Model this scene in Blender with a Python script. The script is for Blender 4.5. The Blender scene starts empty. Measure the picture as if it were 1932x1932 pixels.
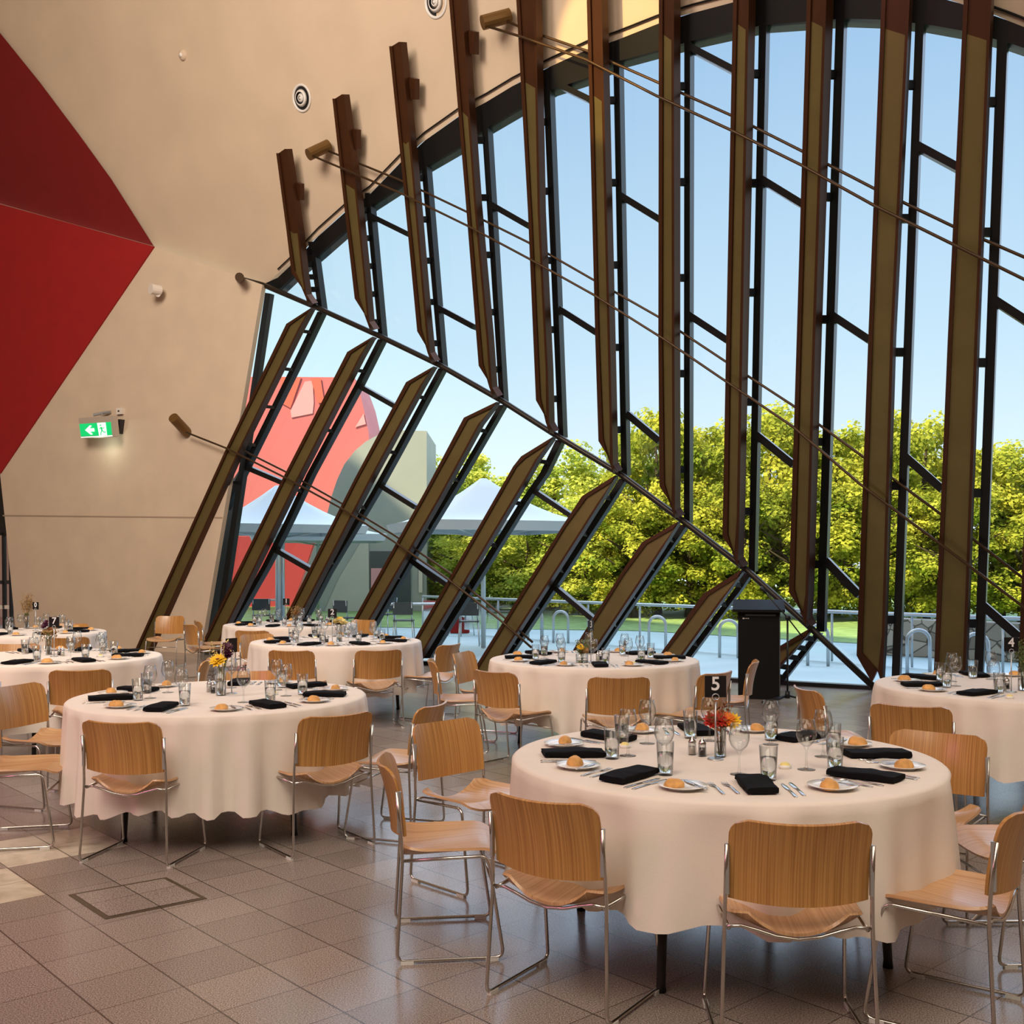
import bpy, bmesh, math, random
from mathutils import Vector, Matrix, noise
R = random.Random(7)
sc = bpy.context.scene
C = sc.collection
PI = math.pi
F = 2000.0; CX = 966.0; HY = 1064.0; H = 1.55      # focal length in pixels of the 1932 frame, principal column, horizon row, eye height

# ------------------------------------------------------------------ materials
def lin(c):
    return tuple((x/12.92 if x <= .04045 else ((x+.055)/1.055)**2.4) for x in (v/255 for v in c))
def rgb(*c):
    return lin(c) + (1,)
def mat(name, col, rough=.5, metal=0., spec=None, noise_amt=0., nscale=20, bump=0., bscale=80, emit=None, estr=1., stretch=(1,1,1), coat=0.):
    m = bpy.data.materials.new(name); m.use_nodes = True
    nt = m.node_tree; b = nt.nodes['Principled BSDF']
    b.inputs['Base Color'].default_value = col; b.inputs['Roughness'].default_value = rough; b.inputs['Metallic'].default_value = metal
    if spec is not None: b.inputs['Specular IOR Level'].default_value = spec
    if coat: b.inputs['Coat Weight'].default_value = coat; b.inputs['Coat Roughness'].default_value = .2
    tc = nt.nodes.new('ShaderNodeTexCoord'); mp = nt.nodes.new('ShaderNodeMapping'); mp.inputs['Scale'].default_value = stretch
    nt.links.new(tc.outputs['Object'], mp.inputs['Vector'])
    if noise_amt:
        n = nt.nodes.new('ShaderNodeTexNoise'); n.inputs['Scale'].default_value = nscale; n.inputs['Detail'].default_value = 5
        nt.links.new(mp.outputs[0], n.inputs['Vector'])
        mx = nt.nodes.new('ShaderNodeMix'); mx.data_type = 'RGBA'
        mr = nt.nodes.new('ShaderNodeMapRange'); mr.inputs[1].default_value = .3; mr.inputs[2].default_value = .7
        nt.links.new(n.outputs['Fac'], mr.inputs[0]); nt.links.new(mr.outputs[0], mx.inputs[0])
        mx.inputs[6].default_value = tuple(x*(1-noise_amt) for x in col[:3])+(1,)
        mx.inputs[7].default_value = tuple(min(1, x*(1+noise_amt)) for x in col[:3])+(1,)
        nt.links.new(mx.outputs[2], b.inputs['Base Color'])
    if bump:
        n2 = nt.nodes.new('ShaderNodeTexNoise'); n2.inputs['Scale'].default_value = bscale; n2.inputs['Detail'].default_value = 4
        nt.links.new(mp.outputs[0], n2.inputs['Vector'])
        bp = nt.nodes.new('ShaderNodeBump'); bp.inputs['Strength'].default_value = bump; bp.inputs['Distance'].default_value = .01
        nt.links.new(n2.outputs['Fac'], bp.inputs['Height']); nt.links.new(bp.outputs[0], b.inputs['Normal'])
    if emit:
        b.inputs['Emission Color'].default_value = emit; b.inputs['Emission Strength'].default_value = estr
    return m
def wood(name, c1, c2, stretch):
    m = mat(name, c1, .38, coat=.25)
    nt = m.node_tree; b = nt.nodes['Principled BSDF']
    tc = nt.nodes.new('ShaderNodeTexCoord'); mp = nt.nodes.new('ShaderNodeMapping'); mp.inputs['Scale'].default_value = stretch
    nt.links.new(tc.outputs['Object'], mp.inputs['Vector'])
    n = nt.nodes.new('ShaderNodeTexNoise'); n.inputs['Scale'].default_value = 1.6; n.inputs['Detail'].default_value = 2.2; n.inputs['Roughness'].default_value = .55
    oi = nt.nodes.new('ShaderNodeObjectInfo'); va = nt.nodes.new('ShaderNodeVectorMath'); va.operation = 'ADD'
    cb = nt.nodes.new('ShaderNodeCombineXYZ'); ml = nt.nodes.new('ShaderNodeMath'); ml.operation = 'MULTIPLY'; ml.inputs[1].default_value = 57
    nt.links.new(oi.outputs['Random'], ml.inputs[0]); nt.links.new(ml.outputs[0], cb.inputs[0]); nt.links.new(ml.outputs[0], cb.inputs[1])
    nt.links.new(mp.outputs[0], va.inputs[0]); nt.links.new(cb.outputs[0], va.inputs[1]); nt.links.new(va.outputs[0], n.inputs['Vector'])
    cr = nt.nodes.new('ShaderNodeValToRGB'); cr.color_ramp.elements[0].position = .34; cr.color_ramp.elements[0].color = c2
    cr.color_ramp.elements[1].position = .62; cr.color_ramp.elements[1].color = c1
    nt.links.new(n.outputs['Fac'], cr.inputs[0]); nt.links.new(cr.outputs[0], b.inputs['Base Color'])
    return m
M = {}
M['wall'] = mat('cream_plaster', rgb(205,186,163), .85, noise_amt=.045, nscale=2.2, bump=.05, bscale=30)
M['ceil'] = mat('cream_ceiling', rgb(200,180,156), .85, noise_amt=.05, nscale=1.1, bump=.05, bscale=30)
M['red_shaded'] = mat('shaded_red_paint', rgb(116,4,6), .75, noise_amt=.05, nscale=3)  # same red paint, its colour darkened for the shade on the sloping ceiling
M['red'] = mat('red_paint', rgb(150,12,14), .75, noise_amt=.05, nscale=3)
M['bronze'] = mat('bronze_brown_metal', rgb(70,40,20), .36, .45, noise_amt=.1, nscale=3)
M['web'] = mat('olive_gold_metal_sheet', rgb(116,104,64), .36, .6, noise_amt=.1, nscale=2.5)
M['black'] = mat('black_frame', rgb(16,17,19), .4, .2)
M['rod'] = mat('bronze_rod', rgb(74,54,34), .4, .5)
M['beam'] = mat('dark_bronze_beam', rgb(44,38,32), .4, .4)
M['anchor'] = mat('bronze_anchor', rgb(118,88,48), .4, .5)
M['chrome'] = mat('chrome_rod', rgb(200,198,192), .22, 1.)
M['steel'] = mat('brushed_steel', rgb(190,195,198), .35, .8)
M['cutlery'] = mat('polished_cutlery', rgb(205,203,200), .18, 1.)
M['back'] = wood('oak_back', rgb(192,142,80), rgb(158,108,54), (95,4,.14))
M['seat'] = wood('oak_seat', rgb(206,164,122), rgb(182,138,96), (95,.2,4))
M['glide'] = mat('clear_plastic_glide', rgb(220,220,215), .3)
M['cloth'] = mat('white_cloth', rgb(232,222,212), .9, noise_amt=.02, nscale=9, bump=.08, bscale=260)
M['napkin'] = mat('black_linen', rgb(14,14,17), .95, spec=.15, bump=.12, bscale=200)
M['china'] = mat('white_china', rgb(240,238,234), .18)
M['roll'] = mat('bread_crust', rgb(214,160,92), .7, noise_amt=.25, nscale=28, bump=.3, bscale=40)
M['butter'] = mat('butter', rgb(238,220,140), .5)
M['sign'] = mat('black_sign_card', rgb(14,14,17), .35)
M['digit'] = mat('silver_digit', rgb(225,225,228), .4)
M['leg'] = mat('black_table_leg', rgb(14,14,14), .45)
M['tabletop'] = mat('table_board', rgb(160,130,95), .6)
M['lectern'] = mat('black_laminate', rgb(6,6,7), .7, spec=.2, noise_amt=.1)
M['lectern_edge'] = mat('dark_grey_edge', rgb(52,60,62), .5)
M['stem'] = mat('flower_stem', rgb(96,116,52), .6)
M['leafgreen'] = mat('bouquet_leaf', rgb(92,108,60), .6, noise_amt=.2)
for nm, c in dict(orange=(226,120,24), redf=(186,38,22), yellow=(244,196,30), purple=(70,14,48), tan=(150,118,70), cream=(225,205,130), brown=(140,82,40)).items():
    M['petal_'+nm] = mat('petal_'+nm, rgb(*c), .6, noise_amt=.15, nscale=60)
M['green_sign'] = mat('green_exit_panel', rgb(0,170,90), .4, emit=rgb(0,205,115), estr=.75)
M['white_sign'] = mat('white_exit_panel', rgb(240,255,245), .4, emit=rgb(240,255,246), estr=.9)
M['grey_plastic'] = mat('grey_plastic', rgb(176,164,150), .6)
M['dark_plastic'] = mat('dark_plastic', rgb(40,40,42), .5)
M['white_plastic'] = mat('white_plastic', rgb(222,214,204), .5)
M['vent_white'] = mat('white_vent_metal', rgb(216,212,206), .4)
M['vent_black'] = mat('black_vent_gap', rgb(14,14,14), .8)
M['paving'] = mat('pale_paving', rgb(188,206,206), .75, noise_amt=.08, nscale=.8)
M['paving2'] = mat('warm_paving', rgb(190,184,172), .75, noise_amt=.08, nscale=.8)
M['lawn'] = mat('lawn_green', rgb(140,166,96), .9, noise_amt=.25, nscale=3)
M['stone'] = mat('stone_wall', rgb(160,154,144), .9, noise_amt=.3, nscale=5, bump=.6, bscale=6)
def stone_nodes(m):
    nt = m.node_tree; b = nt.nodes['Principled BSDF']; L = nt.links.new
    tc = nt.nodes.new('ShaderNodeTexCoord'); v = nt.nodes.new('ShaderNodeTexVoronoi'); v.feature = 'DISTANCE_TO_EDGE'; v.inputs['Scale'].default_value = 4.5
    v2 = nt.nodes.new('ShaderNodeTexVoronoi'); v2.inputs['Scale'].default_value = 4.5
    L(tc.outputs['Object'], v.inputs['Vector']); L(tc.outputs['Object'], v2.inputs['Vector'])
    cr = nt.nodes.new('ShaderNodeValToRGB'); cr.color_ramp.elements[0].color = rgb(120,114,106); cr.color_ramp.elements[0].position = .01; cr.color_ramp.elements[1].position = .06; cr.color_ramp.elements[1].color = (1,1,1,1); L(v.outputs['Distance'], cr.inputs[0])
    hs = nt.nodes.new('ShaderNodeSeparateColor'); L(v2.outputs['Color'], hs.inputs[0])
    mr = nt.nodes.new('ShaderNodeMix'); mr.data_type = 'RGBA'; mr.inputs[6].default_value = rgb(120,112,100); mr.inputs[7].default_value = rgb(186,176,160); L(hs.outputs[0], mr.inputs[0])
    mu = nt.nodes.new('ShaderNodeMix'); mu.data_type = 'RGBA'; mu.blend_type = 'MULTIPLY'; mu.inputs[0].default_value = 1; L(mr.outputs[2], mu.inputs[6]); L(cr.outputs[0], mu.inputs[7]); L(mu.outputs[2], b.inputs['Base Color'])
stone_nodes(M['stone'])
M['water'] = mat('lake_water', rgb(190,210,222), .2)
M['bark'] = mat('tree_bark', rgb(70,58,44), .95, noise_amt=.3, nscale=8)
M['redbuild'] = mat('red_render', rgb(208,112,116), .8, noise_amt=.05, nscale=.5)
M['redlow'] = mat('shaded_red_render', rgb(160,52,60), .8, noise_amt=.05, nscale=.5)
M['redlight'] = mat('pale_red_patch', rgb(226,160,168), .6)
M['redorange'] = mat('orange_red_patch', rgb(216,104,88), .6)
M['greybuild'] = mat('grey_concrete', rgb(166,170,166), .85, noise_amt=.06, nscale=.7)
M['greybuild2'] = mat('sunlit_grey_concrete', rgb(196,194,184), .85, noise_amt=.06, nscale=.7)
M['greydark'] = mat('dark_reveal', rgb(70,78,82), .4)
M['umbrella'] = mat('pale_blue_canvas', rgb(232,240,244), .8)
M['umbrella_dark'] = mat('grey_canvas_valance', rgb(190,198,202), .8)
M['cafe'] = mat('charcoal_cafe_seat', rgb(48,56,60), .6)
M['pinkglass'] = mat('pink_red_door_view', rgb(214,92,104), .4)
M['hatch'] = mat('hatch_granite', rgb(140,128,112), .5, noise_amt=.2, nscale=60)
M['hatch_frame'] = mat('hatch_brass', rgb(104,92,74), .4, .5)

def glass_mat(name, ior=1.45, col=(1,1,1,1), rough=0.):
    m = bpy.data.materials.new(name); m.use_nodes = True; b = m.node_tree.nodes['Principled BSDF']
    b.inputs['Base Color'].default_value = col; b.inputs['Transmission Weight'].default_value = 1; b.inputs['Roughness'].default_value = rough; b.inputs['IOR'].default_value = ior
    return m
def pane_mat(name, tint, refl):
    m = bpy.data.materials.new(name); m.use_nodes = True; nt = m.node_tree; nt.nodes.clear()
    o = nt.nodes.new('ShaderNodeOutputMaterial'); t = nt.nodes.new('ShaderNodeBsdfTransparent'); t.inputs[0].default_value = tint
    g = nt.nodes.new('ShaderNodeBsdfGlossy'); g.inputs['Roughness'].default_value = .01
    fr = nt.nodes.new('ShaderNodeFresnel'); fr.inputs[0].default_value = 1.3
    mu = nt.nodes.new('ShaderNodeMath'); mu.operation = 'MULTIPLY'; mu.inputs[1].default_value = refl
    mx = nt.nodes.new('ShaderNodeMixShader'); nt.links.new(fr.outputs[0], mu.inputs[0]); nt.links.new(mu.outputs[0], mx.inputs[0])
    nt.links.new(t.outputs[0], mx.inputs[1]); nt.links.new(g.outputs[0], mx.inputs[2]); nt.links.new(mx.outputs[0], o.inputs[0])
    return m
def thin_mat(name, edge, f0, pw):
    m = bpy.data.materials.new(name); m.use_nodes = True; nt = m.node_tree; nt.nodes.clear(); L = nt.links.new
    o = nt.nodes.new('ShaderNodeOutputMaterial'); t = nt.nodes.new('ShaderNodeBsdfTransparent'); g = nt.nodes.new('ShaderNodeBsdfGlossy'); g.inputs['Roughness'].default_value = .03
    lw = nt.nodes.new('ShaderNodeLayerWeight'); lw.inputs[0].default_value = .5
    p = nt.nodes.new('ShaderNodeMath'); p.operation = 'POWER'; p.inputs[1].default_value = pw; L(lw.outputs['Facing'], p.inputs[0])
    mc = nt.nodes.new('ShaderNodeMix'); mc.data_type = 'RGBA'; mc.inputs[6].default_value = (.97,.98,.98,1); mc.inputs[7].default_value = edge; L(p.outputs[0], mc.inputs[0]); L(mc.outputs[2], t.inputs[0])
    mr = nt.nodes.new('ShaderNodeMapRange'); mr.inputs[3].default_value = f0; mr.inputs[4].default_value = .6; L(p.outputs[0], mr.inputs[0])
    mx = nt.nodes.new('ShaderNodeMixShader'); L(mr.outputs[0], mx.inputs[0]); L(t.outputs[0], mx.inputs[1]); L(g.outputs[0], mx.inputs[2]); L(mx.outputs[0], o.inputs[0])
    return m
M['glass'] = thin_mat('clear_drinking_glass', (.45,.47,.48,1), .05, 3.2)
M['h2o'] = glass_mat('drinking_water', 1.2, (.97,.99,1,1))
M['pane_up'] = pane_mat('upper_window_glass', (.90,.95,1,1), .8)
M['pane_low'] = pane_mat('lower_window_glass', (.97,1,1,1), .8)
def leaf_mat(name, c1, c2):
    m = bpy.data.materials.new(name); m.use_nodes = True; nt = m.node_tree; nt.nodes.clear()
    o = nt.nodes.new('ShaderNodeOutputMaterial'); d = nt.nodes.new('ShaderNodeBsdfDiffuse'); t = nt.nodes.new('ShaderNodeBsdfTranslucent')
    tc = nt.nodes.new('ShaderNodeTexCoord'); n = nt.nodes.new('ShaderNodeTexNoise'); n.inputs['Scale'].default_value = 1.4; n.inputs['Detail'].default_value = 6
    cr = nt.nodes.new('ShaderNodeValToRGB'); cr.color_ramp.elements[0].position = .35; cr.color_ramp.elements[1].position = .68
    cr.color_ramp.elements[0].color = c1; cr.color_ramp.elements[1].color = c2
    nt.links.new(tc.outputs['Object'], n.inputs['Vector']); nt.links.new(n.outputs['Fac'], cr.inputs[0])
    nt.links.new(cr.outputs[0], d.inputs[0]); nt.links.new(cr.outputs[0], t.inputs[0])
    mx = nt.nodes.new('ShaderNodeMixShader'); mx.inputs[0].default_value = .35
    nt.links.new(d.outputs[0], mx.inputs[1]); nt.links.new(t.outputs[0], mx.inputs[2]); nt.links.new(mx.outputs[0], o.inputs[0])
    return m
M['leaf'] = leaf_mat('oak_leaves', rgb(112,134,44), rgb(222,216,88))
M['leaf2'] = leaf_mat('bright_leaves', rgb(140,164,66), rgb(232,230,112))

# floor
def floor_mat():
    m = bpy.data.materials.new('granite_tiles'); m.use_nodes = True; nt = m.node_tree; b = nt.nodes['Principled BSDF']; L = nt.links.new
    N = lambda t: nt.nodes.new(t)
    geo = N('ShaderNodeNewGeometry'); sep = N('ShaderNodeSeparateXYZ'); L(geo.outputs['Position'], sep.inputs[0])
    def lc(a, c, off):
        p = N('ShaderNodeMath'); p.operation = 'MULTIPLY'; p.inputs[1].default_value = a; L(sep.outputs[0], p.inputs[0])
        q = N('ShaderNodeMath'); q.operation = 'MULTIPLY_ADD'; q.inputs[1].default_value = c; L(sep.outputs[1], q.inputs[0]); L(p.outputs[0], q.inputs[2])
        r = N('ShaderNodeMath'); r.operation = 'ADD'; r.inputs[1].default_value = off; L(q.outputs[0], r.inputs[0]); return r.outputs[0]
    def mth(op, a, v=None, c=None):
        x = N('ShaderNodeMath'); x.operation = op
        for i, z in enumerate((a, v, c)):
            if z is None: continue
            if isinstance(z, (int, float)): x.inputs[i].default_value = z
            else: L(z, x.inputs[i])
        return x.outputs[0]
    u = lc(.743, .669, 0); v = lc(-.669, .743, 0)
    su = mth('DIVIDE', mth('SUBTRACT', u, 1.39), .315); sv = mth('DIVIDE', mth('SUBTRACT', v, 3.985), .292)
    def line(s, w):
        f = mth('FRACT', s); d = mth('MINIMUM', f, mth('SUBTRACT', 1, f)); return mth('LESS_THAN', d, w)
    grout = mth('MAXIMUM', line(su, .011), line(sv, .007))
    wn = N('ShaderNodeTexWhiteNoise'); cb = N('ShaderNodeCombineXYZ'); L(mth('FLOOR', su), cb.inputs[0]); L(mth('FLOOR', sv), cb.inputs[1]); L(cb.outputs[0], wn.inputs['Vector'])
    sp = N('ShaderNodeTexNoise'); sp.inputs['Scale'].default_value = 190; sp.inputs['Detail'].default_value = 3; L(geo.outputs['Position'], sp.inputs['Vector'])
    cr = N('ShaderNodeValToRGB'); e = cr.color_ramp.elements; e[0].position = .33; e[0].color = rgb(92,82,76); e[1].position = .66; e[1].color = rgb(186,172,162); L(sp.outputs['Fac'], cr.inputs[0])
    hs = N('ShaderNodeHueSaturation'); L(cr.outputs[0], hs.inputs['Color']); L(mth('MULTIPLY_ADD', wn.outputs['Value'], .22, .86), hs.inputs['Value'])
    # pale marble inlays
    def box(x, a, c): return mth('MULTIPLY', mth('GREATER_THAN', x, a), mth('LESS_THAN', x, c))
    p1 = mth('MULTIPLY', box(u, 1.70, 2.335), box(v, 5.737, 6.321)); p2 = mth('MULTIPLY', box(u, .75, 1.70), box(v, 5.153, 5.737))
    p3 = mth('MULTIPLY', box(u, .1, .75), box(v, 4.57, 5.153))
    pm = mth('MAXIMUM', mth('MAXIMUM', p1, p2), p3)
    mar = N('ShaderNodeTexNoise'); mar.inputs['Scale'].default_value = 5; mar.inputs['Detail'].default_value = 8; mar.inputs['Distortion'].default_value = 1.2; L(geo.outputs['Position'], mar.inputs['Vector'])
    cr2 = N('ShaderNodeValToRGB'); e = cr2.color_ramp.elements; e[0].position = .35; e[0].color = rgb(186,176,156); e[1].position = .55; e[1].color = rgb(214,204,186); L(mar.outputs['Fac'], cr2.inputs[0])
    def mixc(f, a, c):
        x = N('ShaderNodeMix'); x.data_type = 'RGBA'; L(f, x.inputs[0]); L(a, x.inputs[6])
        if isinstance(c, tuple): x.inputs[7].default_value = c
        else: L(c, x.inputs[7])
        return x.outputs[2]
    c = mixc(pm, hs.outputs[0], cr2.outputs[0])
    pd = mth('MULTIPLY', mth('LESS_THAN', u, 2.335), mth('GREATER_THAN', v, 6.321))
    c = mixc(mth('MULTIPLY', pd, .35), c, rgb(110,80,82))
    c = mixc(mth('MULTIPLY', grout, .85), c, rgb(62,54,48))
    L(c, b.inputs['Base Color'])
    b.inputs['Roughness'].default_value = .26; b.inputs['Specular IOR Level'].default_value = .5
    rn = N('ShaderNodeMapRange'); rn.inputs[3].default_value = .12; rn.inputs[4].default_value = .34; L(sp.outputs['Fac'], rn.inputs[0]); L(rn.outputs[0], b.inputs['Roughness'])
    return m
M['floor'] = floor_mat()

# ------------------------------------------------------------------ object helpers
def obj(name, me, m=None, parent=None, loc=None, smooth=False):
    o = bpy.data.objects.new(name, me); C.objects.link(o)
    if m and not me.materials: me.materials.append(m)
    if parent is not None: o.parent = parent
    if loc is not None: o.location = loc
    if smooth:
        for p in me.polygons: p.use_smooth = True
    return o
def tag(o, label, cat, group=None, kind=None):
    if label: o['label'] = label
    if cat: o['category'] = cat
    if group: o['group'] = group
    if kind: o['kind'] = kind
    return o
def empty(name, loc=(0,0,0), rz=0):
    o = bpy.data.objects.new(name, None); C.objects.link(o); o.location = loc; o.rotation_euler = (0,0,rz); o.empty_display_size = .1
    return o
class MB:
    def __init__(s): s.v = []; s.f = []
    def poly(s, pts):
        n = len(s.v); s.v += [tuple(p) for p in pts]; s.f.append(tuple(range(n, n+len(pts))))
    def prism(s, front, vec):
        n = len(s.v); k = len(front); vec = Vector(vec)
        s.v += [tuple(Vector(p)) for p in front] + [tuple(Vector(p)+vec) for p in front]
        s.f.append(tuple(range(n, n+k))); s.f.append(tuple(range(n+2*k-1, n+k-1, -1)))
        for i in range(k): j = (i+1) % k; s.f.append((n+i, n+k+i, n+k+j, n+j))
    def strip(s, A, B, vec=None):
        """a band between two polylines, with thickness when vec is given"""
        k = len(A); n = len(s.v); s.v += [tuple(p) for p in A]+[tuple(p) for p in B]
        for i in range(k-1): s.f.append((n+i, n+i+1, n+k+i+1, n+k+i))
        if vec is not None:
            vec = Vector(vec); m = len(s.v)
            s.v += [tuple(Vector(p)+vec) for p in A]+[tuple(Vector(p)+vec) for p in B]
            for i in range(k-1):
                s.f.append((m+i, m+k+i, m+k+i+1, m+i+1)); s.f.append((n+i, m+i, m+i+1, n+i+1)); s.f.append((n+k+i, n+k+i+1, m+k+i+1, m+k+i))
            s.f.append((n, n+k, m+k, m)); s.f.append((n+k-1, m+k-1, m+2*k-1, n+2*k-1))
    def box(s, c, d, rz=0, M4=None):
        n = len(s.v); ca, sa = math.cos(rz), math.sin(rz)
        for z in (-1, 1):
            for y in (-1, 1):
                for x in (-1, 1):
                    a, b, e = x*d[0]/2, y*d[1]/2, z*d[2]/2
                    p = Vector((c[0]+a*ca-b*sa, c[1]+a*sa+b*ca, c[2]+e)); s.v.append(tuple(M4 @ p) if M4 else tuple(p))
        for f in ((0,2,3,1),(4,5,7,6),(0,1,5,4),(2,6,7,3),(0,4,6,2),(1,3,7,5)): s.f.append(tuple(n+i for i in f))
    def tube(s, pts, r, seg=8, caps=True):
        pts = [Vector(p) for p in pts]; n0 = len(s.v); k = len(pts)
        rs = r if isinstance(r, (list, tuple)) else [r]*k
        up = Vector((0,0,1)); prev = None
        for i, p in enumerate(pts):
            t = (pts[min(i+1,k-1)]-pts[max(i-1,0)]).normalized()
            if prev is None:
                a = t.cross(up)
                if a.length < 1e-3: a = t.cross(Vector((1,0,0)))
            else: a = prev - t*prev.dot(t)
            a.normalize(); prev = a; b = t.cross(a)
            for j in range(seg):
                th = 2*PI*j/seg; s.v.append(tuple(p+(a*math.cos(th)+b*math.sin(th))*rs[i]))
        for i in range(k-1):
            for j in range(seg):
                j2 = (j+1) % seg; s.f.append((n0+i*seg+j, n0+i*seg+j2, n0+(i+1)*seg+j2, n0+(i+1)*seg+j))
        if caps: s.f.append(tuple(n0+j for j in range(seg-1,-1,-1))); s.f.append(tuple(n0+(k-1)*seg+j for j in range(seg)))
    def lathe(s, prof, seg=24, c=(0,0,0)):
        n0 = len(s.v); k = len(prof)
        for r, z in prof:
            for j in range(seg):
                th = 2*PI*j/seg; s.v.append((c[0]+r*math.cos(th), c[1]+r*math.sin(th), c[2]+z))
        for i in range(k-1):
            for j in range(seg):
                j2 = (j+1) % seg; s.f.append((n0+i*seg+j, n0+i*seg+j2, n0+(i+1)*seg+j2, n0+(i+1)*seg+j))
    def mesh(s, name, weld=False):
        me = bpy.data.meshes.new(name); me.from_pydata(s.v, [], s.f); me.validate()
        bm = bmesh.new(); bm.from_mesh(me)
        if weld: bmesh.ops.remove_doubles(bm, verts=bm.verts, dist=1e-5)
        bmesh.ops.recalc_face_normals(bm, faces=bm.faces); bm.to_mesh(me); bm.free()
        return me
    def obj(s, name, m, parent=None, smooth=False, weld=False):
        return obj(name, s.mesh(name, weld), m, parent, smooth=smooth)
def fillet(pts, r, n=4):
    """round the corners of an open polyline"""
    pts = [Vector(p) for p in pts]; out = [pts[0]]
    for i in range(1, len(pts)-1):
        a, b, c = pts[i-1], pts[i], pts[i+1]
        d1 = (a-b); d2 = (c-b); q = min(r, d1.length*.45, d2.length*.45)
        p, s_ = b+d1.normalized()*q, b+d2.normalized()*q
        for j in range(n+1):
            t = j/n; out.append(p*(1-t)**2+b*2*t*(1-t)+s_*t*t)
    out.append(pts[-1]); return out
def copy_tree(root, loc, rz, label=None, group=None, scale=None, cat=None):
    c = root.copy(); C.objects.link(c); c.location = loc; c.rotation_euler = (0,0,rz)
    if scale: c.scale = scale if isinstance(scale, tuple) else (scale,)*3
    for ch in list(root.children):
        d = ch.copy(); C.objects.link(d); d.parent = c
        for g in list(ch.children):
            e = g.copy(); C.objects.link(e); e.parent = d
    if label: c['label'] = label
    if group: c['group'] = group
    if cat: c['category'] = cat
    return c
class Kind:
    """a thing built once and copied for each repeat"""
    def __init__(s, root): s.root = root; s.used = False
    def put(s, loc, rz, label, group=None, scale=None, tilt=None):
        if not s.used:
            s.used = True; o = s.root; o.location = loc; o.rotation_euler = (0,0,rz); o['label'] = label
            if group: o['group'] = group
            if scale: o.scale = scale if isinstance(scale, tuple) else (scale,)*3
        else: o = copy_tree(s.root, loc, rz, label, group, scale)
        if tilt: o.rotation_euler = (tilt[0], tilt[1], rz)
        return o
ORD = ['first','second','third','fourth','fifth','sixth','seventh','eighth','ninth','tenth','eleventh','twelfth','thirteenth']

# ------------------------------------------------------------------ the glazed facade: two surfaces that meet at a fold
DN = 13.65
AWAY = Vector((.498, .867, 0))                    # away from the room, square to the lower glazing
CREASE = [(-600,225),(0,385),(290,465),(495,537),(597,580),(712,632),(828,688),(945,755),(1050,822),(1168,893),(1285,980),(1405,1072),(1530,1185),(1650,1300),(1700,1345)]
def interp(T, x):
    if x <= T[0][0]: a, b = T[0], T[1]
    elif x >= T[-1][0]: a, b = T[-2], T[-1]
    else:
        for a, b in zip(T, T[1:]):
            if a[0] <= x <= b[0]: break
    return a[1]+(b[1]-a[1])*(x-a[0])/(b[0]-a[0])
def floor_row(px): return HY+145.3+.055*px
def yc(px): return min(interp(CREASE, px), floor_row(px))
KLEAN = 2.2e-4
def S(px, py, off=0., up=None):
    w = (145.3+.055*px)/3100
    d = yc(px)-py
    if up is None: up = d > 0
    if up and d > 0: w *= 1+KLEAN*d
    Y = (1-off/DN)/w
    return Vector(((px-CX)/F*Y, Y, H-(py-HY)/F*Y))
def proj(P): return (CX+F*P.x/P.y, HY-F*(P.z-H)/P.y)
def Wl(px, off=0.):                                # floor point of the lower glazing
    Y = 3100*(1-off/DN)/(145.3+.055*px); return Vector(((px-CX)/F*Y, Y, 0))
def unormal(px, py):
    a, b, c = S(px-8, py), S(px+8, py), S(px, py-16)
    n = (b-a).cross(c-a).normalized(); return n if n.y > 0 else -n
def G(px, py, Z=0.):                               # a point on the level Z seen at a pixel
    Y = F*(H-Z)/(py-HY); return Vector(((px-CX)/F*Y, Y, Z))
def resample(pl, n):
    out = []; L = [0]
    for a, b in zip(pl, pl[1:]): L.append(L[-1]+math.hypot(b[0]-a[0], b[1]-a[1]))
    for i in range(n):
        t = L[-1]*i/(n-1); k = 0
        while k < len(L)-2 and L[k+1] < t: k += 1
        u = (t-L[k])/max(1e-9, L[k+1]-L[k]); out.append((pl[k][0]+(pl[k+1][0]-pl[k][0])*u, pl[k][1]+(pl[k+1][1]-pl[k][1])*u))
    return out
def xat(pl, y):
    return interp([(p[1], p[0]) for p in sorted(pl, key=lambda q: q[1])], y)

ARCH_LO = [(495,565),(524,549),(554,520),(600,481),(655,432),(697,390),(755,352),(802,315),(867,277),(917,242),(966,213),(1038,170),(1108,147),(1161,117),(1241,95),(1306,77),(1381,60),(1441,47),(1521,41),(1593,35),(1661,37),(1743,45),(1811,57),(1901,80),(1960,100),(2200,190)]
ARCH_UP = [(495,541),(514,533),(549,501),(585,460),(650,400),(690,375),(750,312),(795,270),(865,220),(905,200),(966,163),(1018,135),(1111,92),(1176,72),(1241,45),(1286,30),(1381,5),(1450,-12),(1600,-30),(1700,-22),(1786,-2),(1881,30),(1932,52),(2200,150)]
# ceiling: cream surface above the fold and above the arch
mb = MB(); cols = []
xs = [-600,-300,-100,0,100,200,290,400,470,495]+[x for x, _ in ARCH_UP[1:]]
for x in xs:
    lo = yc(x) if x <= 495 else interp(ARCH_UP, x)
    cols.append([S(x, lo+(-950-lo)*(i/14)**1.0, .03) for i in range(15)])
for i, (a, b) in enumerate(zip(cols, cols[1:])): mb.strip(a, b)
ceil_top = [c[-1] for c in cols]
ceiling = mb.obj('ceiling', M['ceil'], smooth=True, weld=True); tag(ceiling, 'cream sloping ceiling above the glazing and the fold', 'ceiling', kind='structure')
mb = MB(); mb.poly([ceil_top[0], *ceil_top[1:], (14, -9, 13.2), (-20, -9, 13.2)])
o = mb.obj('ceiling', M['ceil'], ceiling)
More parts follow.
